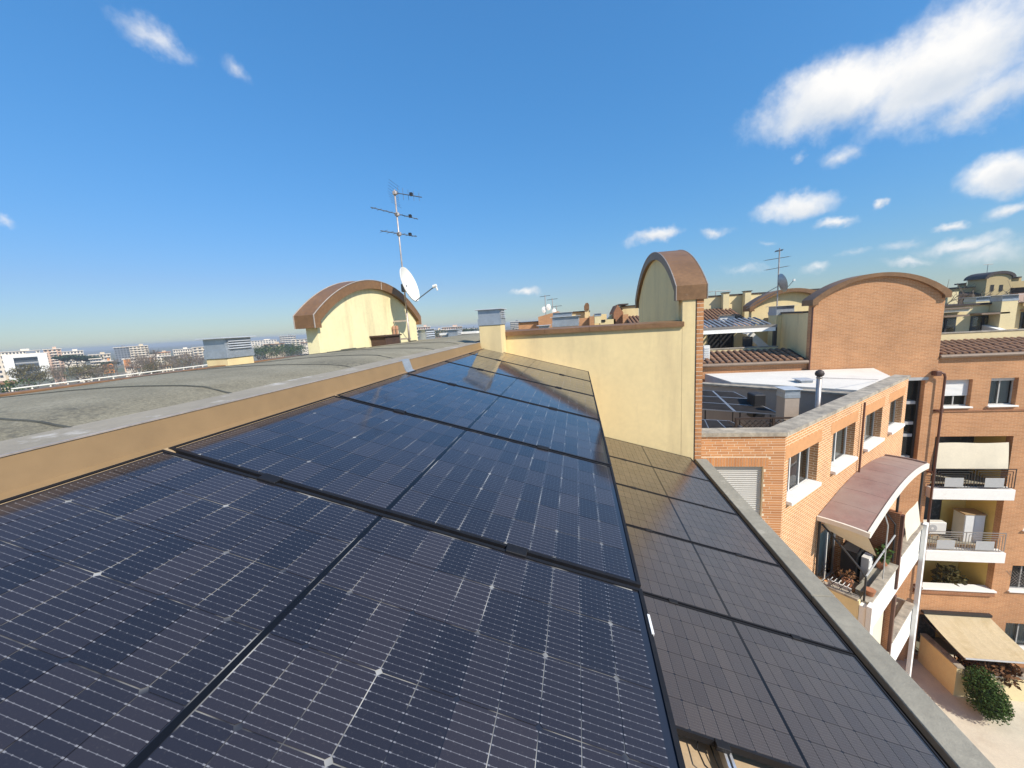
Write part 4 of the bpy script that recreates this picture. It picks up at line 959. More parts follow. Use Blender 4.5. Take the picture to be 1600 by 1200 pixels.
def lw(h, **k): window(blk, h[0] - BX, h[1] - BX, zl(h[2]), zl(h[3]), 0, .2, **k)
lw(w1, bars=1, shutter=.62, sill='white_wall', shmat='shutter_white'); lw(w2, bars=1, shutter=.12, sill='white_wall', curtain='shutter_grey')
lw(rw[0], bars=1, sill='white_wall'); lw(rw[1], bars=1, sill='white_wall', curtain='awning_cream'); lw(rw[2], bars=1, sill='white_wall', curtain='awning_cream'); lw(rw[3], bars=1, sill='white_wall', shutter=.5); lw(rw[4], bars=1, sill='white_wall', shutter=.4)
for k in range(9):
    for s in (1, -1):
        h = rw[0]; inst('grille_bar', cube('iron_grey'), blk, (h[0] - BX + .13 * k + .1, -.0 + .01 * s, zl((h[2] + h[3]) / 2)), (0, s * rad(40), 0), (.012, .012, 1.0))
bx('string_course', 'brick_deep', blk, tR + .01, 32, YF - .05, YF - .002, -5.27, -5.21)
def loggia(h, depth=1.7, wallmat='yellow_inside', dx=(1.2, 2.05)):
    a, b, c, d = h[0] - BX, h[1] - BX, zl(h[2]), zl(h[3]); y0, y1 = .3, depth
    if c > zl(-14) : fl = c
    else: fl = c - .95
    q = MB(False); q.quad((a, y1, fl), (b, y1, fl), (b, y1, d), (a, y1, d)); q.quad((a, y0, fl), (a, y1, fl), (a, y1, d), (a, y0, d)); q.quad((b, y0, fl), (b, y0, d), (b, y1, d), (b, y1, fl)); q.quad((a, y0, d), (a, y1, d), (b, y1, d), (b, y0, d)); q.quad((a, y0, fl), (b, y0, fl), (b, y1, fl), (a, y1, fl))
    r = q.build('loggia', wallmat, blk)
    q = MB(False); q.quad((a, y0, fl + .003), (b, y0, fl + .003), (b, y1, fl + .003), (a, y1, fl + .003)); q.build('floor', 'concrete_cap', r)
    q = MB(False); q.box(a + dx[0], a + dx[1], y1 - .06, y1 - .002, fl + .01, d - .25); q.build('door', 'dark_wood', r)
    q = MB(False); q.box(a + dx[0] + .08, a + dx[1] - .08, y1 - .075, y1 - .061, fl + .3, d - .35); q.build('door_pane', 'window_dark', r)
    return r
loggia(logs[0], dx=(.06, 3.0)); loggia(logs[1]); loggia(logs[2], dx=(.2, 1.3)); loggia(gf, dx=(.4, 2.2))  # upper loggia: full-width dark door stands in for the shade inside
for s in (S1, S2): bx('balcony_slab', 'white_wall', blk, lg0 - .14, lg1 + .03, YF - .38, YF + .28, s - .52, s, .01)
bx('loggia_ledge', 'white_wall', blk, lg0 - .22, lg1 + .12, YF - .16, YF + .34, -14.36, -14.28, .01)
bx('ledge_band', 'brick_deep', blk, lg0 - .2, lg1 + .1, YF - .10, YF - .003, -14.6, -14.37)
def iron_rail(label, z, mat, x0, x1, y):
    r = thing('balcony_railing', label, 'railing', ((x0 + x1) / 2, y, z), group='wrought iron balcony railings'); h = 1.0; t = .018
    def bar(xa, xb, za, zb_): cb('bar', mat, r, xa, xb, y - t / 2, y + t / 2, z + za, z + zb_)
    bar(x0, x1, h - .04, h); bar(x0, x1, .06, .09)
    for x in (x0, x1 - .03, (x0 + x1) / 2 - .015): bar(x, x + .03, .091, h - .041)
    m = (x0 + x1) / 2
    for a, b in ((x0, m), (m, x1)):
        for k in range(3):
            q = .11 + .11 * k; bar(a + q, a + q + t, .091, h - q - .01); bar(b - q - t, b - q, .091, h - q - .01); bar(a + q + t, b - q - t, h - q - .04, h - q - .015)
        cb('infill_panel', 'panel_grey', r, a + .42, b - .42, y - .006, y + .006, z + .1, z + h - .45)
    return r
iron_rail('black iron railing with stepped square pattern on the upper loggia', S1 + .001, 'iron_dark', lg0 - .1, lg1, YF - .33)
iron_rail('weathered grey iron railing with stepped square pattern on the middle loggia', S2 + .001, 'iron_grey', lg0 - .12, lg1 - .02, YF - .33)
# cream drop awning of the upper loggia
q = MB(); q.loft([[(lg0 + .05 + (2.85) * s, YF - .02 - .12 * t ** .8 - .02 * math.sin(9 * s) * t, -6.78 - 1.25 * t + .02 * math.sin(7 * s)) for s in [j / 16 for j in range(17)]] for t in [i / 6 for i in range(7)]], cap=False, closed=False)
tag(q.build('awning_cloth', 'awning_cream', None, True, (18, YF - .3, -8.0)), 'cream awning let down over the upper loggia of the brick block', 'awning')
# loggia things
acunit('air conditioner on the middle loggia in front of the yellow wall', (17.35, YF + .62, S2 + .345), 0, 1.0, .68)
bx_ = thing('storage_locker', 'tall white locker standing at the right end of the middle loggia', 'cabinet', (19.05, YF + .8, S2)); bx('body', 'ac_white', bx_, 18.6, 19.45, YF + .5, YF + 1.1, S2 + .002, S2 + 1.45, .01); bx('top', 'deck_tan', bx_, 18.57, 19.48, YF + .47, YF + 1.13, S2 + 1.451, S2 + 1.5); bx('door', 'shutter_white', bx_, 18.63, 19.0, YF + .485, YF + .499, S2 + .05, S2 + 1.4); bx('door', 'shutter_white', bx_, 19.02, 19.42, YF + .485, YF + .499, S2 + .05, S2 + 1.4)
tb = thing('wooden_stand', 'brown wooden stand below the air conditioner on the middle loggia', 'stand', (17.15, YF + .75, S2)); bx('top', 'deck_tan', tb, 16.6, 17.7, YF + .5, YF + 1.0, S2 + .3, S2 + .34)
for a in (16.64, 17.6):
    for b in (YF + .54, YF + .9): cb('leg', 'deck_tan', tb, a, a + .06, b, b + .06, S2, S2 + .299)
plant('potted_plant', 'bushy dark plant in the lowest open loggia', (18.5, YF + .75, -15.22), 1.3, .55, 260, 'leaf_olive', .25, 'pot_clay')
q = MB(); q.box(17.0, 17.75, YF + .35, YF + .95, -14.75, -14.70); tag(q.build('folded_board', 'white_paint', None, False, (17.3, YF + .6, -14.75)), 'white board lying in the lowest open loggia', 'board')
# tower with round head
bt = thing('brick_tower', 'orange brick stair tower with rounded metal-capped head', 'tower', ((tL + tR) / 2, YF, GZ)); TX = (tL + tR) / 2; yT = -.13
sw = (14.5, 15.8, -8.35, -3.72)
mb = MB(False); wall_open(mb, tL - TX, tR - TX, 0, zl(-.05), .35, [(sw[0] - TX, sw[1] - TX, zl(sw[2]), zl(sw[3]))], yT); mb.build('front_wall', 'brick_facade', bt)
n = 28; a_, b_ = (tR - tL) / 2, 1.02
sg_ = segment(a_, b_, n)
arc = [(TX - a_ * .995, -.049)] + [(TX + x * .995, .13 + z) for x, z in sg_] + [(TX + a_ * .995, -.049)]
mb = MB(); mb.prism(arc, 'y', YF + yT + .004, YF + yT + .35); mb.build('round_head', 'brick_facade', bt)
outer = [(TX - a_ - .1, -.02)] + [(TX + x * (1 + .1 / a_), .24 + z) for x, z in sg_] + [(TX + a_ + .1, -.02)]
inner = [(TX - a_ + .14, -.02)] + [(TX + x * (1 - .14 / a_), .10 + z * .97) for x, z in sg_] + [(TX + a_ - .14, -.02)]
mb = MB(); y0, y1 = YF + yT - .16, YF + yT + .75
for i in range(len(outer) - 1):
    o0, o1, i0, i1 = outer[i], outer[i + 1], inner[i], inner[i + 1]
    P3 = lambda p, y: (p[0], y, p[1])
    mb.quad(P3(o0, y0), P3(o1, y0), P3(o1, y1), P3(o0, y1)); mb.quad(P3(o0, y0), P3(i0, y0), P3(i1, y0), P3(o1, y0)); mb.quad(P3(i0, y0), P3(i0, y1), P3(i1, y1), P3(i1, y0)); mb.quad(P3(o0, y1), P3(o1, y1), P3(i1, y1), P3(i0, y1))
for o0, i0 in ((outer[0], inner[0]), (outer[-1], inner[-1])): mb.quad(P3(o0, y0), P3(o0, y1), P3(i0, y1), P3(i0, y0))
mb.build('arch_cap', 'copper_brown', bt)
bx('side_wall', 'yellow_render', bt, tL + .01, tL + .3, YF + yT + .352, 24.6, -6, -.35); bx('side_coping', 'copper_dark', bt, tL - .04, tL + .35, YF + yT + .76, 24.62, -.349, -.27)
mb = MB(); mb.tube([(tL - .015, YF + yT - .02, -.1), (tL - .015, YF + yT - .02, -3.2)], .035, 6); mb.build('corner_pipe', 'pipe_red', bt)
# glazed stair with landings
rm = MB(False); A_, B_ = sw[0] - TX, sw[1] - TX; rm.quad((A_, 1.6, zl(sw[2])), (B_, 1.6, zl(sw[2])), (B_, 1.6, zl(sw[3])), (A_, 1.6, zl(sw[3]))); rm.quad((B_, .2, zl(sw[2])), (B_, .2, zl(sw[3])), (B_, 1.6, zl(sw[3])), (B_, 1.6, zl(sw[2]))); st = rm.build('stairwell', 'dark_room', bt)
for k, zz in enumerate((-4.9, -5.9, -6.5, -7.6)): bx('landing', 'panel_grey', st, sw[0] + .02, sw[1] - .12, YF + .12, YF + .9, zz, zz + .14)
for zz in (-4.75, -7.45): mb = MB(); mb.prism([(sw[0] + .5, zz), (sw[1] - .2, zz), (sw[1] - .45, zz + .5), (sw[0] + .5, zz + .5)], 'y', YF + 1.2, YF + 1.3); mb.build('stair_flight', 'white_wall', st)
bx('glazing_bar', 'iron_dark', st, sw[1] - .1, sw[1] - .04, YF + .06, YF + .12, sw[2], sw[3]); bx('lintel', 'panel_grey', bt, sw[0] - .1, sw[1] + .1, YF + yT - .015, YF + yT - .002, sw[3], sw[3] + .14)
q = MB(False); q.quad((A_, .2, zl(sw[2])), (B_, .2, zl(sw[2])), (B_, .2, zl(sw[3])), (A_, .2, zl(sw[3]))); q.build('pane', 'window_glass', st)
# downpipe
dp = thing('downpipe', 'dark red downpipe with crooked top on the brick block beside the tower', 'pipe', (16.42, YF - .2, GZ))
mb = MB(); mb.tube([(16.12, YF - .33, -3.42), (16.2, YF - .36, -3.36), (16.34, YF - .34, -3.42), (16.42, YF - .30, -3.58), (16.42, YF - .30, GZ)], .048, 10); mb.build('pipe', 'pipe_red', dp, True)
mb = MB(); mb.box(15.98, 16.2, YF - .42, YF - .14, -3.5, -3.28, .02); mb.build('hopper', 'pipe_red', dp)
for zz in (-5.2, -8.2, -11.2, -14.2): bx('bracket', 'pipe_red', dp, 16.33, 16.51, YF - .32, YF - .02, zz, zz + .06)
# gutters and clay tiles
def gutter(root, x0, x1): mb = MB(); mb.tube([(x0, YF - .12, -2.66), (x1, YF - .12, -2.66)], .09, 8); mb.build('gutter', 'gutter_brown', root)
gutter(blk, tR + .05, 31)
lf = thing('brick_range', 'low brick range with clay tiled eaves behind the white flat roof', 'building', (6, YF, GZ))
bx('facade', 'brick_facade', lf, 1.0, tL - .03, YF, YF + .3, GZ, -2.72); gutter(lf, 1.0, tL - .06)
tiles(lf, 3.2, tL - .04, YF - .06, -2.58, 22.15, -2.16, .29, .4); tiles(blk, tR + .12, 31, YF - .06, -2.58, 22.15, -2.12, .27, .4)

# ================================================================== PENTHOUSES BEHIND
# terrace with pergola, left of the tower
Yp = 22.2
pl = thing('penthouse', 'cream penthouse with pergola and white awning left of the brick tower', 'building', (8, 23.5, -3))
x0, x1, z0, z1_ = pxbox(1085, 544, 1214, 554, Yp); bx('terrace_parapet', 'cream_render', pl, 2.5, x1, Yp, Yp + .22, -2.6, z1_ - .03); bx('parapet_cap', 'stone_cap', pl, 2.5, x1 + .03, Yp - .03, Yp + .25, z1_ - .029, z1_ + .02)
Yb = 24.6
bx('back_wall', 'yellow_render', pl, 2.5, tL + .29, Yb, Yb + .3, -3, onY(1160, 513, Yb).z)
x0, x1, za, zb = pxbox(1106, 519, 1146, 552, Yb - .03); bx('terrace_door', 'dark_room', pl, x0, x1, Yb - .03, Yb - .003, za, zb)
for a in (x0, (x0 + x1) / 2 - .03, x1 - .06): bx('door_frame', 'iron_dark', pl, a, a + .06, Yb - .06, Yb - .031, za, zb)
pg = thing('pergola', 'dark slatted pergola over the penthouse terrace', 'pergola', (8, 23.3, -2.5))
zt_ = onY(1160, 510, 22.5).z; xr = onY(1213, 520, 22.5).x
bx('front_beam', 'iron_grey', pg, 3.5, xr, 22.42, 22.56, zt_ - .14, zt_ + .02); bx('post', 'iron_dark', pg, xr - .16, xr, 22.42, 22.56, -2.5, zt_ - .141); bx('post', 'iron_dark', pg, 5.9, 6.05, 22.42, 22.56, -2.5, zt_ - .141)
k = 0; xx = 3.6
while xx < xr - .1:
    o = cb('slat', 'grey_cladding', pg, xx, xx + .13, 22.57, Yb - .02, zt_ + .20, zt_ + .24); o.rotation_euler = (math.atan2(.36, 2.0), 0, 0); xx += .27
q = MB(); q.loft([[(a, 22.38, zt_ - .12), (a, 22.36, zt_ - .30 + .015 * math.sin(3 * a)), (a, 22.32, zt_ - .31)] for a in [5.9 + (xr - .1 - 5.9) * i / 12 for i in range(13)]], cap=False, closed=False)
tag(q.build('awning_cloth', 'white_paint', None, False, (8, 22.35, zt_ - .45)), 'white rolled awning valance along the front of the pergola', 'awning')
p = onY(1170, 545, 22.9); ch = thing('terrace_chair', 'dark framed chair on the penthouse terrace under the pergola', 'chair', (p.x, 22.9, -2.5))
for a in (-.24, .21):
    for b in (-.2, .2): cb('leg', 'iron_dark', ch, p.x + a, p.x + a + .03, 22.9 + b, 22.93 + b, -2.5, -2.06)
bx('seat', 'plastic_dark', ch, p.x - .25, p.x + .25, 22.68, 23.13, -2.059, -2.02); bx('backrest', 'plastic_dark', ch, p.x - .25, p.x + .25, 23.08, 23.12, -2.019, -1.5)
p = onY(1190, 545, 23.6); mb = MB(); mb.prism([(p.x - .9, -1.35), (p.x - .5, -1.3), (p.x + .7, -2.45), (p.x + .1, -2.45)], 'y', 23.5, 24.0); tag(mb.build('stair_ramp', 'white_wall', None, False, (p.x, 23.7, -2.45)), 'white sloping stair side on the penthouse terrace', 'stair')
x0, x1, za, zb = pxbox(1099, 540, 1109, 562, 21.0)
sg = thing('wall_unit', 'white louvred ventilation box above the tiled eaves by the yellow pier', 'ventilation box', ((x0 + x1) / 2, 21, za)); bx('body', 'ac_white', sg, x0, x1, 20.98, 21.2, za, zb, .01)
for k in range(5): cb('louvre', 'shutter_white', sg, x0 + .03, x1 - .03, 20.95, 20.979, za + .1 + k * (zb - za - .15) / 5, za + .16 + k * (zb - za - .15) / 5)
# chimney between terrace and tower
Yc = 23.2; x0, x1, za, zb = pxbox(1212, 478, 1239, 560, Yc)
vent('pale chimney with metal hood beside the yellow tower flank', x0, x1, Yc, Yc + .9, -2.6, onY(1226, 492, Yc).z, zb, .12)
# roof terrace wall and yellow arched gable behind
Yg = 27.5
pb = thing('penthouse', 'long cream penthouse wall with low chimneys behind the tiled roof', 'building', (8, 31, -3))
zt_ = onY(1140, 462, 31).z; bx('wall', 'cream_render', pb, 7.0, 22, 31, 31.3, -3, zt_); bx('coping', 'copper_dark', pb, 6.95, 22, 30.95, 31.35, zt_, zt_ + .09)
for px_ in (1134, 1168): xx = onY(px_, 465, 30.6).x; bx('chimney', 'cream_render', pb, xx - .2, xx + .2, 30.5, 30.949, -2, zt_ + .2); bx('chimney_cap', 'copper_dark', pb, xx - .25, xx + .25, 30.44, 30.99, zt_ + .201, zt_ + .25)
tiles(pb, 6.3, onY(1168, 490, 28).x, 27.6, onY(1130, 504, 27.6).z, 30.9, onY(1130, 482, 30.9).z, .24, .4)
bx('eaves_wall', 'pinkish_wall', pb, 5.5, onY(1180, 490, 27.6).x, 27.5, 27.58, -3, onY(1130, 505, 27.6).z); x0, x1, za, zb = pxbox(1124, 493, 1147, 502, 27.3); bx('dormer', 'shutter_white', pb, x0, x1, 27.2, 27.49, za, zb); bx('dormer_roof', 'gutter_brown', pb, x0 - .1, x1 + .1, 27.1, 27.6, zb, zb + .07)
gb = thing('arched_gable', 'yellow arched gable wall with brown cap left behind the brick tower', 'gable wall', (12, Yg, -3))
gl, gr, gt = onY(1168, 480, Yg).x, onY(1300, 478, Yg).x, onY(1262, 449, Yg).z; gs = onY(1172, 478, Yg).z; gc = (gl + gr) / 2; ga = (gr - gl) / 2
arc = [(gl + .25, -3)] + [(gc + x * (ga - .25) / ga, gs + z - .22) for x, z in segment(ga, gt - gs, 24)] + [(gr - .25, -3)]
MB().prism(arc, 'y', Yg, Yg + .4).build('wall', 'yellow_render', gb)
mb = MB(); oo = [(gl, gs - .35)] + [(gc + x, gs + z) for x, z in segment(ga, gt - gs, 24)] + [(gr, gs - .35)]; ii = [(gl + .3, gs - .35)] + arc[1:-1] + [(gr - .3, gs - .35)]
for i in range(len(oo) - 1):
    P3 = lambda p, y: (p[0], y, p[1]); y0, y1 = Yg - .35, Yg + .7
    mb.quad(P3(oo[i], y0), P3(oo[i + 1], y0), P3(oo[i + 1], y1), P3(oo[i], y1)); mb.quad(P3(oo[i], y0), P3(ii[i], y0), P3(ii[i + 1], y0), P3(oo[i + 1], y0)); mb.quad(P3(ii[i], y0), P3(ii[i], y1), P3(ii[i + 1], y1), P3(ii[i + 1], y0))
mb.build('arch_cap', 'copper_brown', gb)
# second aerial mast and grey dish
m0 = onY(1213, 500, 25.8); mt = onY(1216, 388, 25.8); m2 = thing('antenna_mast', 'slim mast with two aerials in front of the yellow arched gable beyond', 'antenna', (m0.x, 25.8, -2))
mb = MB(); mb.tube([(m0.x, 25.8, -2), (m0.x, 25.8, mt.z)], .035, 6); mb.build('pole', 'mast_steel', m2)
for py, L in ((404, .95), (419, .9), (392, .3)):
    zz = onY(1215, py, 25.8).z; mb = MB(); mb.tube([(m0.x - L, 25.3, zz - .1), (m0.x + L * .8, 26.3, zz + .12)], .018, 4); bo = mb.build('boom', 'antenna_dark', m2)
    for k in range(7): q = Vector((m0.x - L, 25.3, zz - .1)).lerp(Vector((m0.x + L * .8, 26.3, zz + .12)), (k + .5) / 7); mb = MB(); mb.tube([q - Vector((.12, -.2, 0)), q + Vector((.12, -.2, 0))], .008, 3); mb.build('element', 'antenna_dark', bo)
for s, zz in ((-1, onY(1200, 478, 26).z), (-1, onY(1195, 470, 26).z)):
    mb = MB(); mb.tube([(m0.x, 25.8, zz + .8), (m0.x - 1.2, 27.1, zz - .1)], .02, 4); mb.build('stay', 'mast_steel', m2)
dc = onY(1219, 443, 25.6); d2 = thing('satellite_dish', 'grey satellite dish seen edge-on on the mast beyond', 'satellite dish', tuple(dc)); dn = (RW @ Vector((.96, -.30, -.19))).normalized(); du = (Vector((0, 0, 1)) - dn * dn.z).normalized(); ds = dn.cross(du)
rings = [[dc + ds * (.5 * k / 5 * math.cos(2 * PI * j / 24)) + du * (.55 * k / 5 * math.sin(2 * PI * j / 24)) + dn * (.14 * (k / 5) ** 2) for j in range(24)] for k in range(6)]
mb = MB(); mb.loft(rings, cap=False); mb.loft([[p - dn * .01 for p in r] for r in rings], cap=False); mb.build('reflector', 'galvanised', d2, True)
mb = MB(); mb.tube([dc - du * .5 + dn * .1, dc + dn * .75 - du * .05], .018, 5); mb.build('feed_arm', 'antenna_dark', d2); mb = MB(); q = dc + dn * .75 - du * .05; mb.box(q.x - .05, q.x + .05, q.y - .05, q.y + .05, q.z - .05, q.z + .05); mb.build('receiver', 'white_paint', d2)
# thin lamp mast far left of it
q = onY(1118, 470, 33); mb = MB(); mb.tube([(q.x, 33, -1), (q.x, 33, onY(1120, 455, 33).z), (q.x - .5, 33, onY(1112, 456, 33).z)], .04, 5); mb.tube([(q.x, 33, onY(1120, 455, 33).z), (q.x + 1.1, 33, onY(1140, 454, 33).z)], .03, 5)
tag(mb.build('roof_aerial', 'mast_steel', None, False, (q.x, 33, -1)), 'bare T-shaped aerial pole above the far cream penthouse wall', 'antenna')

# penthouse right of the tower
Yq = 24.2
pr = thing('penthouse', 'cream penthouse with dark terrace doors right of the brick tower', 'building', (20, Yq, -3))
zt_ = onY(1520, 477, Yq).z; zb_ = -2.6; Xq = lambda px, py=500: onY(px, py, Yq).x
bx('wall', 'cream_render', pr, 15.6, 34, Yq, Yq + .3, -3, zt_); bx('coping', 'copper_dark', pr, 15.5, Xq(1562), Yq - .12, Yq + .4, zt_, zt_ + .1)
for a, b, t, lab in ((1459, 1492, 497, 0), (1515, 1552, 493, 1), (1592, 1625, 487, 2)):
    x0, x1 = Xq(a, 510), Xq(b, 510); z1q = onY((a + b) / 2, t, Yq).z
    d = bx('terrace_door', 'window_dark', pr, x0, x1, Yq - .04, Yq - .003, zb_, z1q); bx('door_leaf', 'window_glass', d, x0 + .08, x1 - .08, Yq - .055, Yq - .045, zb_ + .1, z1q - .08)
    bx('door_frame', 'iron_dark', d, (x0 + x1) / 2 - .05, (x0 + x1) / 2 + .05, Yq - .075, Yq - .056, zb_, z1q)
    bx('hood', 'gutter_brown', pr, x0 - .05, x1 + .1, Yq - .6, Yq - .002, z1q + .06, z1q + .14); 
    if lab != 1: bx('rolled_awning', 'awning_cream', pr, x0 - .1, x1 + .25, Yq - .4, Yq - .15, z1q + .3, z1q + .46); bx('awning_box', 'gutter_brown', pr, x0 - .15, x1 + .3, Yq - .5, Yq - .002, z1q + .461, z1q + .52)
z1_ = onY(1530, 519, Yp).z; bx('terrace_parapet', 'cream_render', pr, tR + .1, 34, Yp, Yp + .22, -2.6, z1_); bx('parapet_cap', 'stone_cap', pr, tR + .08, 34, Yp - .03, Yp + .25, z1_ + .001, z1_ + .05)
bx('terrace_floor', 'pink_render', pr, tR + .1, 34, Yp + .22, Yq, -2.75, -2.62)
mb = MB(); x0 = onY(1567, 510, 23).x; mb.prism([(Yp + .24, -2.6), (Yq - .01, -2.6), (Yq - .01, onY(1567, 506, 24).z), (Yp + .24, onY(1600, 516, 23).z - .15)], 'x', x0 + .1, x0 + .4); mb.build('terrace_divider', 'white_wall', pr)
x0, x1, za, zb = pxbox(1564, 461, 1589, 508, 23.6); vent('tall cream chimney with white louvres on the right penthouse', x0, x1, 23.6, 24.19, -2.6, onY(1577, 470, 23.6).z, zb, .14, louv='-y', shaft='cream_render')
x0, x1, za, zb = pxbox(1525, 464, 1548, 475, 26); vent('short cream vent with white louvres behind the right penthouse coping', x0, x1, 26, 26.7, zt_ - .6, za + .15, zb, .14, louv='-y', shaft='cream_render')
tag(MB().box(12, 34, Yb + .4, 30, -4, zt_ - .12).build('penthouse_roof', 'bitumen_grey', None, False, (22, 28, -4)), 'flat grey roof of the right penthouse behind its coping', 'roof')

# ================================================================== GARDEN BELOW
gw = thing('garden_wall', 'beige rendered garden wall with pale coping at the foot of the brick block', 'wall', (17, 19, GZ))
bx('side_wall', 'cream_render', gw, 16.9, 17.12, 18.55, YF - .01, GZ, -16.98); bx('coping', 'stone_cap', gw, 16.86, 17.16, 18.5, YF - .02, -16.979, -16.92); bx('front_wall', 'cream_render', gw, 17.121, 30, 18.55, 18.75, GZ, -17.3); bx('front_coping', 'stone_cap', gw, 17.161, 30, 18.5, 18.8, -17.299, -17.25)
aw = thing('garden_awning', 'large mottled tan awning over the garden at ground level', 'awning', (18.2, YF - .1, -15.8))
A0, A1 = (16.85, YF - .06, -15.72), (19.65, YF - .06, -15.72); B0 = onX(1508, 1029, 16.95); B1 = Vector((19.75, B0.y, B0.z))
NA = 6
for k in range(NA):
    q = MB(); a = [Vector(A0).lerp(Vector(A1), (k + e) / NA) for e in (0, 1)]; b = [B0.lerp(B1, (k + e) / NA) for e in (0, 1)]
    rows = [[a[0].lerp(b[0], t) - Vector((0, 0, .06 * math.sin(PI * t))), a[0].lerp(b[0], t).lerp(a[1].lerp(b[1], t), .5) - Vector((0, 0, .06 * math.sin(PI * t) + .012)), a[1].lerp(b[1], t) - Vector((0, 0, .06 * math.sin(PI * t)))] for t in [j / 6 for j in range(7)]]
    q.loft(rows, cap=False, closed=False); q.build('cloth_width', 'awning_dirty', aw, True)
q = MB(); q.tube([B0, B1], .04, 6); q.build('front_bar', 'panel_grey', aw); q = MB(); q.box(16.8, 19.7, YF - .16, YF - .003, -15.70, -15.58); q.build('cassette', 'iron_dark', aw)
for a, b in ((A0, B0), (A1, B1)): q = MB(); q.tube([Vector(a) - Vector((0, .02, .3)), Vector(b) - Vector((0, 0, .05))], .03, 5); q.build('arm', 'iron_dark', aw)
sheet('garden_soil', 17.13, 30, 18.76, YF - .02, GZ + .02, 'soil')

# ================================================================== PLANTS AND TREES
def clump(q, rng, c, rx, rz, n, leaf, shell=.35):
    for k in range(n):
        d = Vector((rng.gauss(0, 1), rng.gauss(0, 1), rng.gauss(0, 1))).normalized() * (shell + (1 - shell) * rng.random()) ** .6
        p = c + Vector((d.x * rx, d.y * rx, d.z * rz)); a = Vector((rng.gauss(0, 1), rng.gauss(0, 1), rng.gauss(0, .7))).normalized(); b = a.cross(Vector((rng.gauss(0, 1), rng.gauss(0, 1), rng.gauss(0, 1)))).normalized(); s = leaf * rng.uniform(.6, 1.3)
        q.quad(p - a * s, p - b * s * .5, p + a * s, p + b * s * .5)
def shrub(name, label, base, r, h, n, leaf, mat, group=None):
    rng = random.Random(len(label) * 7 + int(abs(base[0]) * 10)); t = thing(name, label, 'shrub', base, group=group); b = Vector(base); q = MB()
    for k in range(14):
        a = rng.uniform(0, 2 * PI); e = rng.uniform(0, 1); clump(q, rng, b + Vector((math.cos(a) * r * .55 * e, math.sin(a) * r * .55 * e, h * rng.uniform(.3, .72))), r * .5, h * .3, n // 14, leaf)
    q.build('foliage', mat, t)
    for k in range(4): q = MB(); a = k * 1.6; q.tube([b, b + Vector((.15 * math.cos(a), .15 * math.sin(a), h * .3)), b + Vector((r * .4 * math.cos(a), r * .4 * math.sin(a), h * .6))], [.05, .035, .015], 5); q.build('stem', 'bark', t)
    return t
bp_ = onZ(1532, 1112, GZ); shrub('round_shrub', 'dense round green shrub beside the beige garden wall', (bp_.x, bp_.y, GZ), 1.05, 2.0, 9000, .05, 'leaf_bright')
for k, (px_, lab) in enumerate(((1540, 'rusty brown hedge plant at the corner of the garden wall'), (1568, 'rusty brown hedge plant in the middle of the garden wall top'), (1598, 'rusty brown hedge plant at the right picture edge on the garden wall'))):
    q = onZ(px_, 1052 + k * 8, -17.1); shrub('dry_shrub', lab, (q.x, 18.95, -17.9), .75, 1.25, 900, .12, 'leaf_brown', 'rusty hedge plants on the garden wall')
def tree(kind, label, base, h, r, seed, group, mat='leaf_green', n=900, leaf=None):
    rng = random.Random(seed); t = thing(kind, label, 'tree', base, group=group); b = Vector(base); tr_h = h * (.62 if kind == 'umbrella_pine' else .35)
    q = MB(); top = b + Vector((rng.uniform(-.05, .05) * h, rng.uniform(-.05, .05) * h, tr_h)); q.tube([b, b.lerp(top, .5) + Vector((.02 * h * rng.uniform(-1, 1), 0, 0)), top], [h * .028, h * .022, h * .016], 6); trunk = q.build('trunk', 'bark_twig' if kind == 'bare_tree' else 'bark', t)
    if kind == 'bare_tree':
        q = MB()
        def grow(p, d, L, rd, lev):
            e = p + d * L; q.tube([p, p.lerp(e, .5) + Vector((rng.gauss(0, .04), rng.gauss(0, .04), 0)) * L, e], [rd, rd * .8, rd * .6], 3, False)
            if lev == 0: return
            for i in range(3 if lev > 1 else 4):
                sp = .42 * (1.15 if i else .6); nd = (d + Vector((rng.gauss(0, sp), rng.gauss(0, sp), rng.gauss(.12, sp * .45)))).normalized()
                grow(p.lerp(e, rng.uniform(.6, 1)) if i else e, nd, L * rng.uniform(.58, .8), rd * .58, lev - 1)
        for i in range(4):
            a = 2 * PI * i / 4 + rng.uniform(-.4, .4); w_ = r / h * rng.uniform(.6, 1.5); grow(b.lerp(top, rng.uniform(.75, 1)), Vector((w_ * math.cos(a), w_ * math.sin(a), 1)).normalized(), h * .24, h * .011, 4)
        q.build('crown', 'bark_twig', t); return t
    q = MB(); tips = []
    nl = 7 if kind != 'bare_tree' else 10
    for k in range(nl):
        a = 2 * PI * k / nl + rng.uniform(-.3, .3); e = r * rng.uniform(.45, .85); s = b.lerp(top, rng.uniform(.7, 1)); z = h * (rng.uniform(.78, .9) if kind == 'umbrella_pine' else rng.uniform(.5, .95)); p = Vector((b.x + e * math.cos(a), b.y + e * math.sin(a), b.z + z)); q.tube([s, s.lerp(p, .5) + Vector((0, 0, -.03 * h)), p], [h * (.007 if kind == 'bare_tree' else .012), h * (.005 if kind == 'bare_tree' else .008), h * .003], 4, False); tips.append((s, p))
    q.build('limb', 'bark', t); q = MB(); lf_ = leaf or h * .022
    for s, p in tips + [(top, b + Vector((0, 0, h * .88)))] * 2:
        if kind == 'umbrella_pine': clump(q, rng, p + Vector((0, 0, h * .05)), r * .42, h * .075, n // 9, lf_ * 1.3)
        elif kind == 'cypress_tree': pass
        else: clump(q, rng, p, r * .42, h * .19, n // 9, lf_)
    if kind == 'cypress_tree':
        for k in range(12): clump(q, rng, b + Vector((0, 0, h * (.12 + .07 * k))), r * (1 - abs(k - 4) / 11), h * .09, n // 12, lf_)
    q.build('crown', mat, t); return t

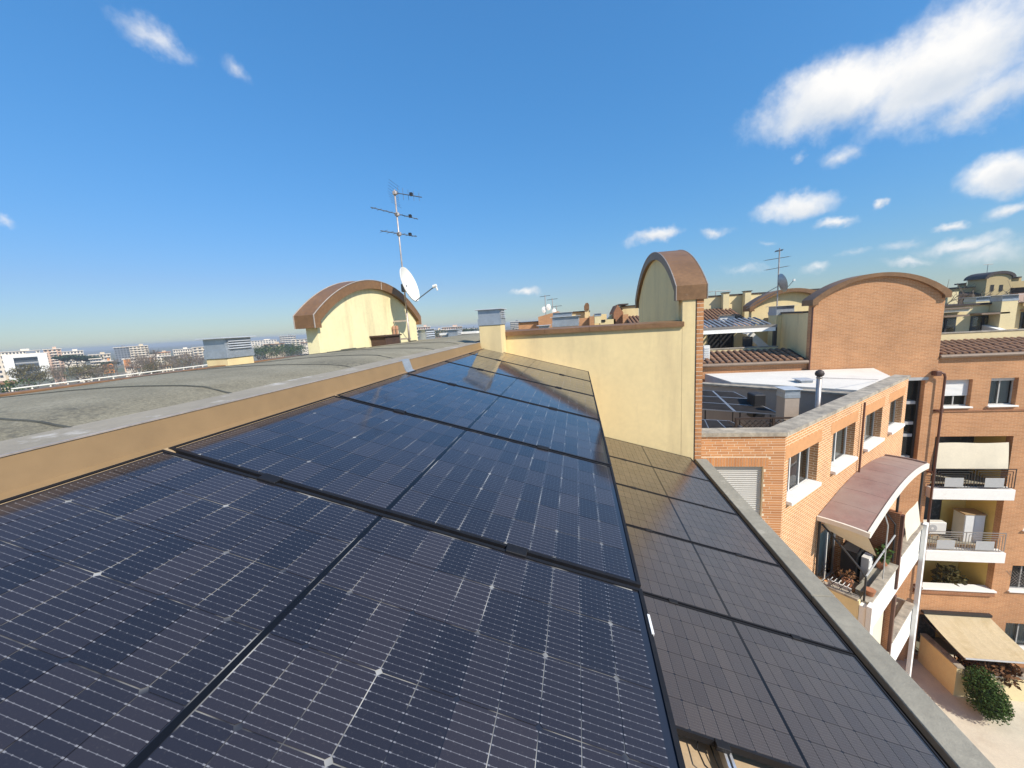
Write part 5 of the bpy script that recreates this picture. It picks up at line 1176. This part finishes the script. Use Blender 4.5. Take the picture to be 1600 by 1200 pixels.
# ================================================================== THE TOWN BEYOND (left) AND FARTHER BLOCKS
def at(px, py, D):
    r = ray(px, py); k = D / math.hypot(r.x, r.y); return r * k
def block(label, pxa, pxb, pyt, D, wall, floors, cols, band='white_paint', yaw=0., depth=14, pyb=None, style='bands', roof=None, name='apartment_house'):
    """a far apartment house facing us across pixels pxa..pxb, top at pyt, D metres away"""
    if style != 'frame': wall, band = ('town_white' if wall in ('white_paint', 'white_wall') else wall), 'town_white'
    a, b = at(pxa, pyt, D), at(pxb, pyt, D); c = (a + b) / 2; w = (Vector((b.x - a.x, b.y - a.y, 0))).length; H = c.z - GZ
    ang = math.atan2(b.y - a.y, b.x - a.x) + yaw
    r = thing(name, label, 'building', (c.x, c.y, GZ), (0, 0, ang), 'houses of the town beyond the roof'); fh = min(3.2, H / floors)
    q = MB(False); q.box(-w / 2, w / 2, .2, depth, 0, H); q.build('wall', wall, r)
    cw = w / cols
    for f in range(floors):
        z = H - fh * (f + 1)
        if z < -1: break
        if style != 'frame':
            for k in range(cols): inst('window', cube('window_dark'), r, (-w / 2 + cw * (k + .5), .17, z + fh * .55), (0, 0, 0), (cw * .55, .12, fh * .5))
        if style == 'bands': inst('balcony', cube(band), r, (0, -.35, z + fh * .12), (0, 0, 0), (w * .96, 1.1, fh * .32))
        if style == 'mid': inst('balcony', cube(band), r, (w * .06, -.6, z + fh * .12), (0, 0, 0), (w * .34, 1.4, fh * .36))
        if style == 'split': inst('balcony', cube(band), r, (-w * .02, -.4, z + fh * .12), (0, 0, 0), (w * .5, 1.1, fh * .3)); inst('end_panel', cube('orange_wall'), r, (-w * .42, -.1, z + fh * .5), (0, 0, 0), (w * .14, .6, fh * .98)); inst('end_panel', cube('orange_wall'), r, (w * .08, -.1, z + fh * .5), (0, 0, 0), (w * .06, .6, fh * .98))
    if style == 'frame':
        t = w * .23
        for x in (-w / 2 + t / 2, w / 2 - t / 2): inst('frame_pillar', cube(band), r, (x, -1.0, H / 2), (0, 0, 0), (t, 2.4, H))
        inst('frame_beam', cube(band), r, (0, -1.0, H - .9), (0, 0, 0), (w - 2 * t, 2.3, 1.8))
        for f in range(5): inst('window_band', cube('window_dark'), r, (0, .15, H - 4 - 3.2 * f), (0, 0, 0), (w - 2 * t - .5, .14, 1.7)); inst('floor_band', cube('panel_grey'), r, (0, .12, H - 5.6 - 3.2 * f), (0, 0, 0), (w - 2 * t - .4, .22, .5))
    inst('roof_slab', cube(roof or 'town_white'), r, (0, depth / 2, H + .25), (0, 0, 0), (w + 1.2, depth + 1.2, .5)); inst('roof_room', cube(wall), r, (w * .15, depth * .5, H + 1.3), (0, 0, 0), (w * .22, depth * .3, 1.8))
    return r
block('white portal-framed building with dark glass at the far left', 2, 73, 554, 420, 'grey_cladding', 6, 6, style='frame', depth=20)
block('second white slab at the left picture edge behind the portal frame', -40, 8, 556, 430, 'white_paint', 5, 5, style='plain')
block('long white flat block behind the portal-framed building', -5, 62, 549, 620, 'white_paint', 5, 12, style='bands')
block('peach tower block with white balconies up its middle', 67, 95, 546, 520, 'peach_wall', 9, 4, style='mid', depth=18)
block('low white block between peach tower and umbrella pines', 93, 130, 549, 640, 'white_wall', 4, 7, style='bands')
block('beige block with terraces above the orange gable house', 138, 172, 554, 560, 'beige_wall', 4, 6, style='bands')
block('grey and white balcony house with dark flank', 140, 158, 561, 420, 'grey_cladding', 5, 4, style='bands')
block('house with bright orange gable end beside the grey balconies', 159, 176, 565, 410, 'orange_wall', 4, 2, style='plain')
block('dark grey clad half of the tall twin block', 177, 201, 543, 560, 'grey_cladding', 8, 5, style='plain')
block('cream half of the tall twin block with white balconies', 201, 231, 541, 550, 'beige_wall', 8, 5, style='bands')
block('long white balcony block with orange end panels', 191, 266, 559, 400, 'white_wall', 5, 14, style='split', depth=12)
block('house with orange tiled roof behind the long balcony block', 238, 266, 551, 640, 'beige_wall', 4, 6, style='plain', roof='orange_wall')
block('low white modern block left of the metal-hooded vent', 270, 300, 546, 620, 'white_wall', 3, 8, style='bands')
block('cream terraced block right behind the metal-hooded vent', 300, 345, 542, 600, 'beige_wall', 4, 6, style='bands')
block('far white industrial block right of the vent', 388, 432, 532, 900, 'white_paint', 3, 10, style='plain')
block('grey office block with roof masts near the gable', 436, 462, 525, 760, 'grey_cladding', 4, 6, style='bands')
block('cream block partly hidden by the gable corner', 455, 500, 530, 700, 'beige_wall', 4, 7, style='bands')
block('pink and white house just right of the gable', 650, 672, 511, 420, 'pinkish_wall', 4, 6, style='bands')
block('broad pink apartment house between the two small vents', 690, 722, 511, 460, 'pinkish_wall', 5, 9, style='bands')
block('small cream house right of the far small vent', 676, 692, 516, 380, 'beige_wall', 3, 4, style='plain')
block('distant grey tower block just right of the yellow chimney', 797, 813, 503, 500, 'grey_cladding', 9, 6, style='bands')
block('distant dark block among trees left of the yellow chimney', 722, 745, 514, 520, 'grey_cladding', 3, 7, style='plain')
lowh = [(0, 22, 600, 170, 'beige_wall', 'terracotta roofed cream house at the lower left corner of the town'), (84, 102, 588, 330, 'pinkish_wall', 'low pinkish house behind the railing under the peach tower'), (122, 142, 583, 330, 'white_wall', 'low white house behind the railing left of the orange gable'), (196, 208, 574, 330, 'white_wall', 'small pale house in front of the long balcony block'), (211, 220, 575, 320, 'white_wall', 'tiny white house beside the small pale one'), (250, 268, 572, 330, 'beige_wall', 'low beige house below the bare trees'), (412, 444, 538, 430, 'beige_wall', 'low cream house among the green trees right of the vent'), (470, 480, 536, 400, 'white_wall', 'white house front touching the gable corner')]
for a, b, t, D, w, lab in lowh: block(lab, a, b, t, D, w, 2, 4, style='plain', depth=9, roof='terracotta_tile', name='town_house')
# trees of the town
def ftree(kind, px, pyt, D, lab, grp, mat='leaf_green', rr=.38, n=700, seed=0):
    p = at(px, pyt, D); h = max(3.0, p.z - GZ); tree(kind, lab, (p.x, p.y, GZ), h, h * rr, seed or int(px * 13 + D), grp, mat, n, h * .03)
ftree('broadleaf_tree', 38, 571, 300, 'big olive-brown tree in front of the white portal frame', 'olive trees of the town', 'leaf_olive', .55, 1800); ftree('broadleaf_tree', 55, 583, 280, 'spreading olive-brown tree at the right leg of the portal frame', 'olive trees of the town', 'leaf_olive', .6, 1400); ftree('broadleaf_tree', 12, 598, 160, 'small dark hedge tree beside the lower left house', 'olive trees of the town', 'leaf_green', .5, 600)
for k, (px, pt, D) in enumerate(((103, 555, 420), (117, 556, 430), (131, 557, 425), (143, 558, 435))): ftree('umbrella_pine', px, pt, D, ['leftmost', 'second', 'third', 'rightmost'][k] + ' umbrella pine of the row right of the peach tower', 'umbrella pines of the town', 'leaf_pine', .5, 1200)
ftree('umbrella_pine', 169, 565, 380, 'single umbrella pine right of the orange gable', 'umbrella pines of the town', 'leaf_pine', .55, 1200); ftree('umbrella_pine', 267, 557, 400, 'umbrella pine at the right end of the long balcony block', 'umbrella pines of the town', 'leaf_pine', .5, 900)
ftree('umbrella_pine', 238, 551, 560, 'dark pine between cream twin block and orange roof', 'umbrella pines of the town', 'leaf_pine', .5, 900)
ftree('cypress_tree', 236, 570, 330, 'dark conical evergreen in front of the long balcony block', 'cypresses of the town', 'leaf_pine', .3, 900); ftree('cypress_tree', 242, 574, 325, 'shorter conical evergreen beside the darker one', 'cypresses of the town', 'leaf_pine', .32, 800)
ftree('broadleaf_tree', 93, 574, 380, 'bright green tree below the peach tower', 'green trees of the town', 'leaf_bright', .5, 900)
ftree('bare_tree', 239, 541, 330, 'tall bare poplar in front of the long balcony block', 'bare trees of the town', rr=.18)
rng = random.Random(3)
for k in range(46):
    px = rng.uniform(80, 318) if k > 10 else rng.uniform(262, 322); D = rng.uniform(260, 360); pt = rng.uniform(556, 572) - (px - 80) * .045 + (6 if px < 180 else 0); ftree('bare_tree', px, pt, D, 'bare brown winter tree among the houses beyond the roof edge', 'bare brown trees beyond the roof edge', rr=.42)
for k in range(12): px = rng.uniform(70, 318); ftree('broadleaf_tree', px, 577 - (px - 70) * .06 + rng.uniform(-4, 4), rng.uniform(240, 330), 'olive-brown bushy tree low behind the white railing', 'bushy trees behind the white railing', 'leaf_olive', .6, 500)
for k in range(18): px = 398 + 76 * (k + .5) / 18; ftree('broadleaf_tree', px, 541 - (px - 398) * .04 + rng.uniform(-2, 3), rng.uniform(300, 380), 'dark green tree in the belt between hooded vent and gable', 'green tree belt beside the gable', 'leaf_pine' if k % 2 else 'leaf_green', .5, 500)
for k in range(14): px = 716 + 36 * (k + .5) / 14; ftree('broadleaf_tree', px, 516 + rng.uniform(-3, 4), rng.uniform(240, 360), 'dark green tree left of the yellow chimney', 'green trees by the yellow chimney', 'leaf_pine', .5, 450)
for k in range(5): px = 676 + 26 * k / 5; ftree('broadleaf_tree', px, 517 + rng.uniform(-2, 2), 350, 'dark tree behind the two small roof vents', 'trees behind the small vents', 'leaf_pine', .5, 400)
ftree('broadleaf_tree', 800, 516, 200, 'dark green tree below the distant grey tower', 'green trees behind the coping', 'leaf_pine', .6, 500)

# roofs of the estate behind the yellow wall
def pb_(name, mat, root, a, t, b, bt_, Y, dep=1.5, bev=0): x0, x1, z0, z1 = pxbox(a, t, b, bt_, Y); return bx(name, mat, root, x0, x1, Y, Y + dep, z0, z1, bev)
es = thing('estate_rooftops', 'brick and cream rooftops of the next block seen over the coping', 'building', (1.5, 26, GZ))
pb_('brick_wall', 'brick_facade', es, 811, 504, 842, 540, 27, 3); pb_('coping', 'copper_dark', es, 810, 502.5, 842, 504, 26.9, 3.2); pb_('brick_mass', 'brick_facade', es, 842, 494, 872, 540, 26, 4)
mb = MB(); x0, x1, z0, z1 = pxbox(842, 490, 872, 494, 26); mb.prism([(x0, z0), (x1, z0), (x1, z1 + .12)], 'y', 26, 30); mb.build('sloping_top', 'brick_facade', es)
pb_('cream_wall', 'yellow_render', es, 893, 487.5, 922, 520, 28, 3); pb_('coping', 'copper_dark', es, 893, 486, 922, 487.4, 27.9, 3.2); pb_('brick_wall', 'brick_facade', es, 896, 497, 922, 530, 25, 2); pb_('brick_pier', 'brick_facade', es, 921.5, 494, 929, 530, 24.5, 1.5)
pb_('slender_pier', 'yellow_render', es, 914, 484, 920, 500, 27, .8); mb = MB(); x0, x1, z0, z1 = pxbox(913, 473, 920.5, 484, 26.9); mb.prism([(x0, z0), (x1, z0), (x1, z0 + (z1 - z0) * .7), (x0 + (x1 - x0) * .75, z1), (x0 + (x1 - x0) * .3, z1 * .98), (x0, z0 + (z1 - z0) * .6)], 'y', 26.9, 28); mb.build('arch_cap', 'copper_brown', es)
pb_('cream_wall', 'yellow_render', es, 929, 491, 948, 520, 29, 2); pb_('low_wall', 'yellow_render', es, 938, 499, 962, 520, 24, 1.2); mb = MB(); x0, x1, z0, z1 = pxbox(944, 490, 964, 504, 25); mb.prism([(x0, z0), (x1, z0), (x1, z1), (x1 - .25, z1)], 'y', 25, 26); mb.build('stair_flank', 'yellow_render', es); pb_('dark_opening', 'dark_room', es, 939, 499.5, 946, 503, 23.95, .04)
gn = thing('brick_gable_house', 'brick gabled roof house with cream wall left of the arch', 'building', (4, 24, GZ))
mb = MB(); A = [onY(959, 510, 24), onY(959, 488, 24), onY(965, 476, 24), onY(974, 488, 24), onY(974, 510, 24)]; mb.prism([(p.x, p.z) for p in A], 'y', 24, 27); mb.build('gable', 'brick_deep', gn); pb_('brick_block', 'brick_facade', gn, 973.5, 491, 982, 520, 23.6, 2); pb_('cream_wall', 'yellow_render', gn, 972, 478.5, 998, 510, 26, 2); pb_('coping', 'copper_dark', gn, 971, 477, 998, 478.4, 25.9, 2.2); pb_('roof_slab', 'copper_dark', gn, 967, 474.5, 982, 476.5, 25, 2)
x0 = onY(981, 500, 23).x; tiles(gn, x0, x0 + 1.3, 22.3, onY(990, 506, 22.3).z, 24.5, onY(990, 494, 24.5).z, .2, .35)
def vbox(lab, a, t, b, bt_, Y): x0, x1, z0, z1 = pxbox(a, t, b, bt_, Y); return vent(lab, x0, x1, Y, Y + .5, z0 - .4, z0, z1, .06, shaft='cream_render')
vbox('wide grey metal vent standing just behind the brown coping', 863, 495, 904, 510, 11.5); vbox('flatter grey metal vent behind the wide one', 864, 488.5, 893, 494.5, 17); vbox('small low metal vent left of the wide one behind the coping', 842, 509, 856, 515, 11.0); vbox('grey vent hood behind the brick pier beyond the coping', 929, 490, 939, 494, 22)
mw = onY(853, 490, 30); mm = thing('antenna_cluster', 'thin rooftop aerials above the brick mass beyond the wall', 'antenna', (mw.x, 30, -1))
for px, pt in ((853, 461), (864, 466), (870, 477)): q0, q1 = onY(px, 495, 30), onY(px, pt, 30); mb = MB(); mb.tube([(q0.x, 30, q0.z - .3), (q0.x, 30, q1.z)], .03, 4); po = mb.build('pole', 'mast_steel', mm); mb = MB(); mb.tube([(q0.x - .4, 30, q1.z - .1), (q0.x + .4, 30, q1.z - .05)], .018, 4); mb.build('boom', 'antenna_dark', po)
for px, py in ((850, 484), (857, 480), (866, 487)): q = onY(px, py, 29.8); rings = [[q + Vector((.17 * k / 4 * math.cos(2 * PI * j / 14), .06 * k / 4 + .06 * k / 4 * math.cos(2 * PI * j / 14), .24 * k / 4 * math.sin(2 * PI * j / 14))) for j in range(14)] for k in range(5)]; mb = MB(); mb.loft(rings, cap=False); mb.build('small_dish', 'dish_white', mm, True)

# vaulted olive block far right
Yo = 62
ob = thing('vaulted_block', 'olive apartment block with vaulted roofs far behind on the right', 'building', (56, Yo, GZ))
pb_('wall', 'pinkish_wall', ob, 1490, 455, 1640, 600, Yo + 1, 8)
for a, t, b, bt_ in ((1508, 449, 1535, 460), (1534, 446, 1545, 460)): pb_('upper_storey', 'olive_render', ob, a, t, b, bt_, Yo, 6); pb_('coping', 'copper_dark', ob, a - 1, t - 1, b + .5, t - .05, Yo - .2, 6)
mb = MB(); x0, x1, z0, z1 = pxbox(1541, 428, 1579, 462, Yo - 1.5); zs = onY(1560, 435, Yo).z; cc = (x0 + x1) / 2; mb.prism([(x0, z0)] + [(cc - (x1 - x0) / 2 * math.cos(PI * i / 16), zs + (z1 - zs) * math.sin(PI * i / 16)) for i in range(17)] + [(x1, z0)], 'y', Yo - 1.5, Yo + 1); mb.build('vault', 'olive_render', ob)
mb = MB(); 
for i in range(16):
    f = lambda r, i: (cc - ((x1 - x0) / 2 + r) * math.cos(PI * i / 16), zs + (z1 - zs + r) * math.sin(PI * i / 16)); a, b, c, d = f(0, i), f(.35, i), f(.35, i + 1), f(0, i + 1)
    mb.quad((a[0], Yo - 1.7, a[1]), (b[0], Yo - 1.7, b[1]), (c[0], Yo - 1.7, c[1]), (d[0], Yo - 1.7, d[1])); mb.quad((b[0], Yo - 1.7, b[1]), (b[0], Yo + 1.2, b[1]), (c[0], Yo + 1.2, c[1]), (c[0], Yo - 1.7, c[1]))
mb.build('vault_cap', 'copper_dark', ob)
for a, b in ((1548, 1553), (1562, 1567)): pb_('window', 'dark_room', ob, a, 445, b, 455, Yo - 1.55, .04)
pb_('upper_storey', 'olive_render', ob, 1579, 438, 1640, 448, Yo, 6); pb_('dark_band', 'dark_room', ob, 1582, 448, 1640, 456, Yo + .5, .4); pb_('lower_wall', 'pinkish_wall', ob, 1590, 457, 1640, 480, Yo - .5, 1)
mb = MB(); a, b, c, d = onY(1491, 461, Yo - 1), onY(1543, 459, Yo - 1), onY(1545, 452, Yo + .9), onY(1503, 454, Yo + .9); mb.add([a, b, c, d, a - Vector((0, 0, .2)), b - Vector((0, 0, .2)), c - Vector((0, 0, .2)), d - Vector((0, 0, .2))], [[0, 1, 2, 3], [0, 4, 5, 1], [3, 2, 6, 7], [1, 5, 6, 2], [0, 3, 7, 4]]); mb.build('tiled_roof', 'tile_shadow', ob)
pb_('cream_end', 'cream_render', ob, 1481, 456, 1497, 475, Yo - 4, 3); pb_('window', 'dark_room', ob, 1505, 467, 1511, 475, Yo + .93, .05)
for a, t, b, bt_ in ((1507, 442, 1510, 449), (1530, 438.5, 1534, 446), (1571, 424, 1576, 430), (1592, 432, 1596, 439)): pb_('chimney', 'olive_render', ob, a, t + 2, b, bt_, Yo + 1.5, 1); pb_('chimney_cap', 'copper_dark', ob, a - .6, t, b + .6, t + 2, Yo + 1.3, 1.4)
for px, t in ((1566, 410),): q0, q1 = onY(px, 430, Yo), onY(px, t, Yo); mb = MB(); mb.tube([(q0.x, Yo + 2, q0.z - .5), (q0.x, Yo + 2, q1.z)], .04, 4); mb.tube([(q0.x - .5, Yo + 2, q1.z), (q0.x + .6, Yo + 2, q1.z)], .03, 4); mb.build('aerial', 'mast_steel', ob)
for k, (px, pt, D, lab) in enumerate(((1478, 431, 60, 'bare grey tree just right of the brick tower head'), (1487, 450, 66, 'lower bare tree beside the far cream wall end'), (1556, 447, 70, 'bare tree in front of the far olive vault'), (1532, 455, 68, 'bare tree below the far tiled roof'), (1600, 462, 60, 'bare tree at the right picture edge before the olive block'))): ftree('bare_tree', px, pt, D, lab, 'bare trees on the right', rr=.24, seed=40 + k)

# ================================================================== AIR
m = bpy.data.materials.new('haze'); m.use_nodes = True; MATS['haze'] = m; g = N(m.node_tree); g.n.clear(); out = g.new('ShaderNodeOutputMaterial'); v = g.new('ShaderNodeVolumePrincipled')
v.inputs['Color'].default_value = (.93, .96, 1.0, 1); v.inputs['Density'].default_value = HAZE; v.inputs['Anisotropy'].default_value = .2; g.l.new(v.outputs[0], out.inputs['Volume'])
q = MB(); q.box(-4600, 4600, -1600, 6600, GZ - 1.2, 9.5); tag(q.build('haze', 'haze'), kind='stuff')
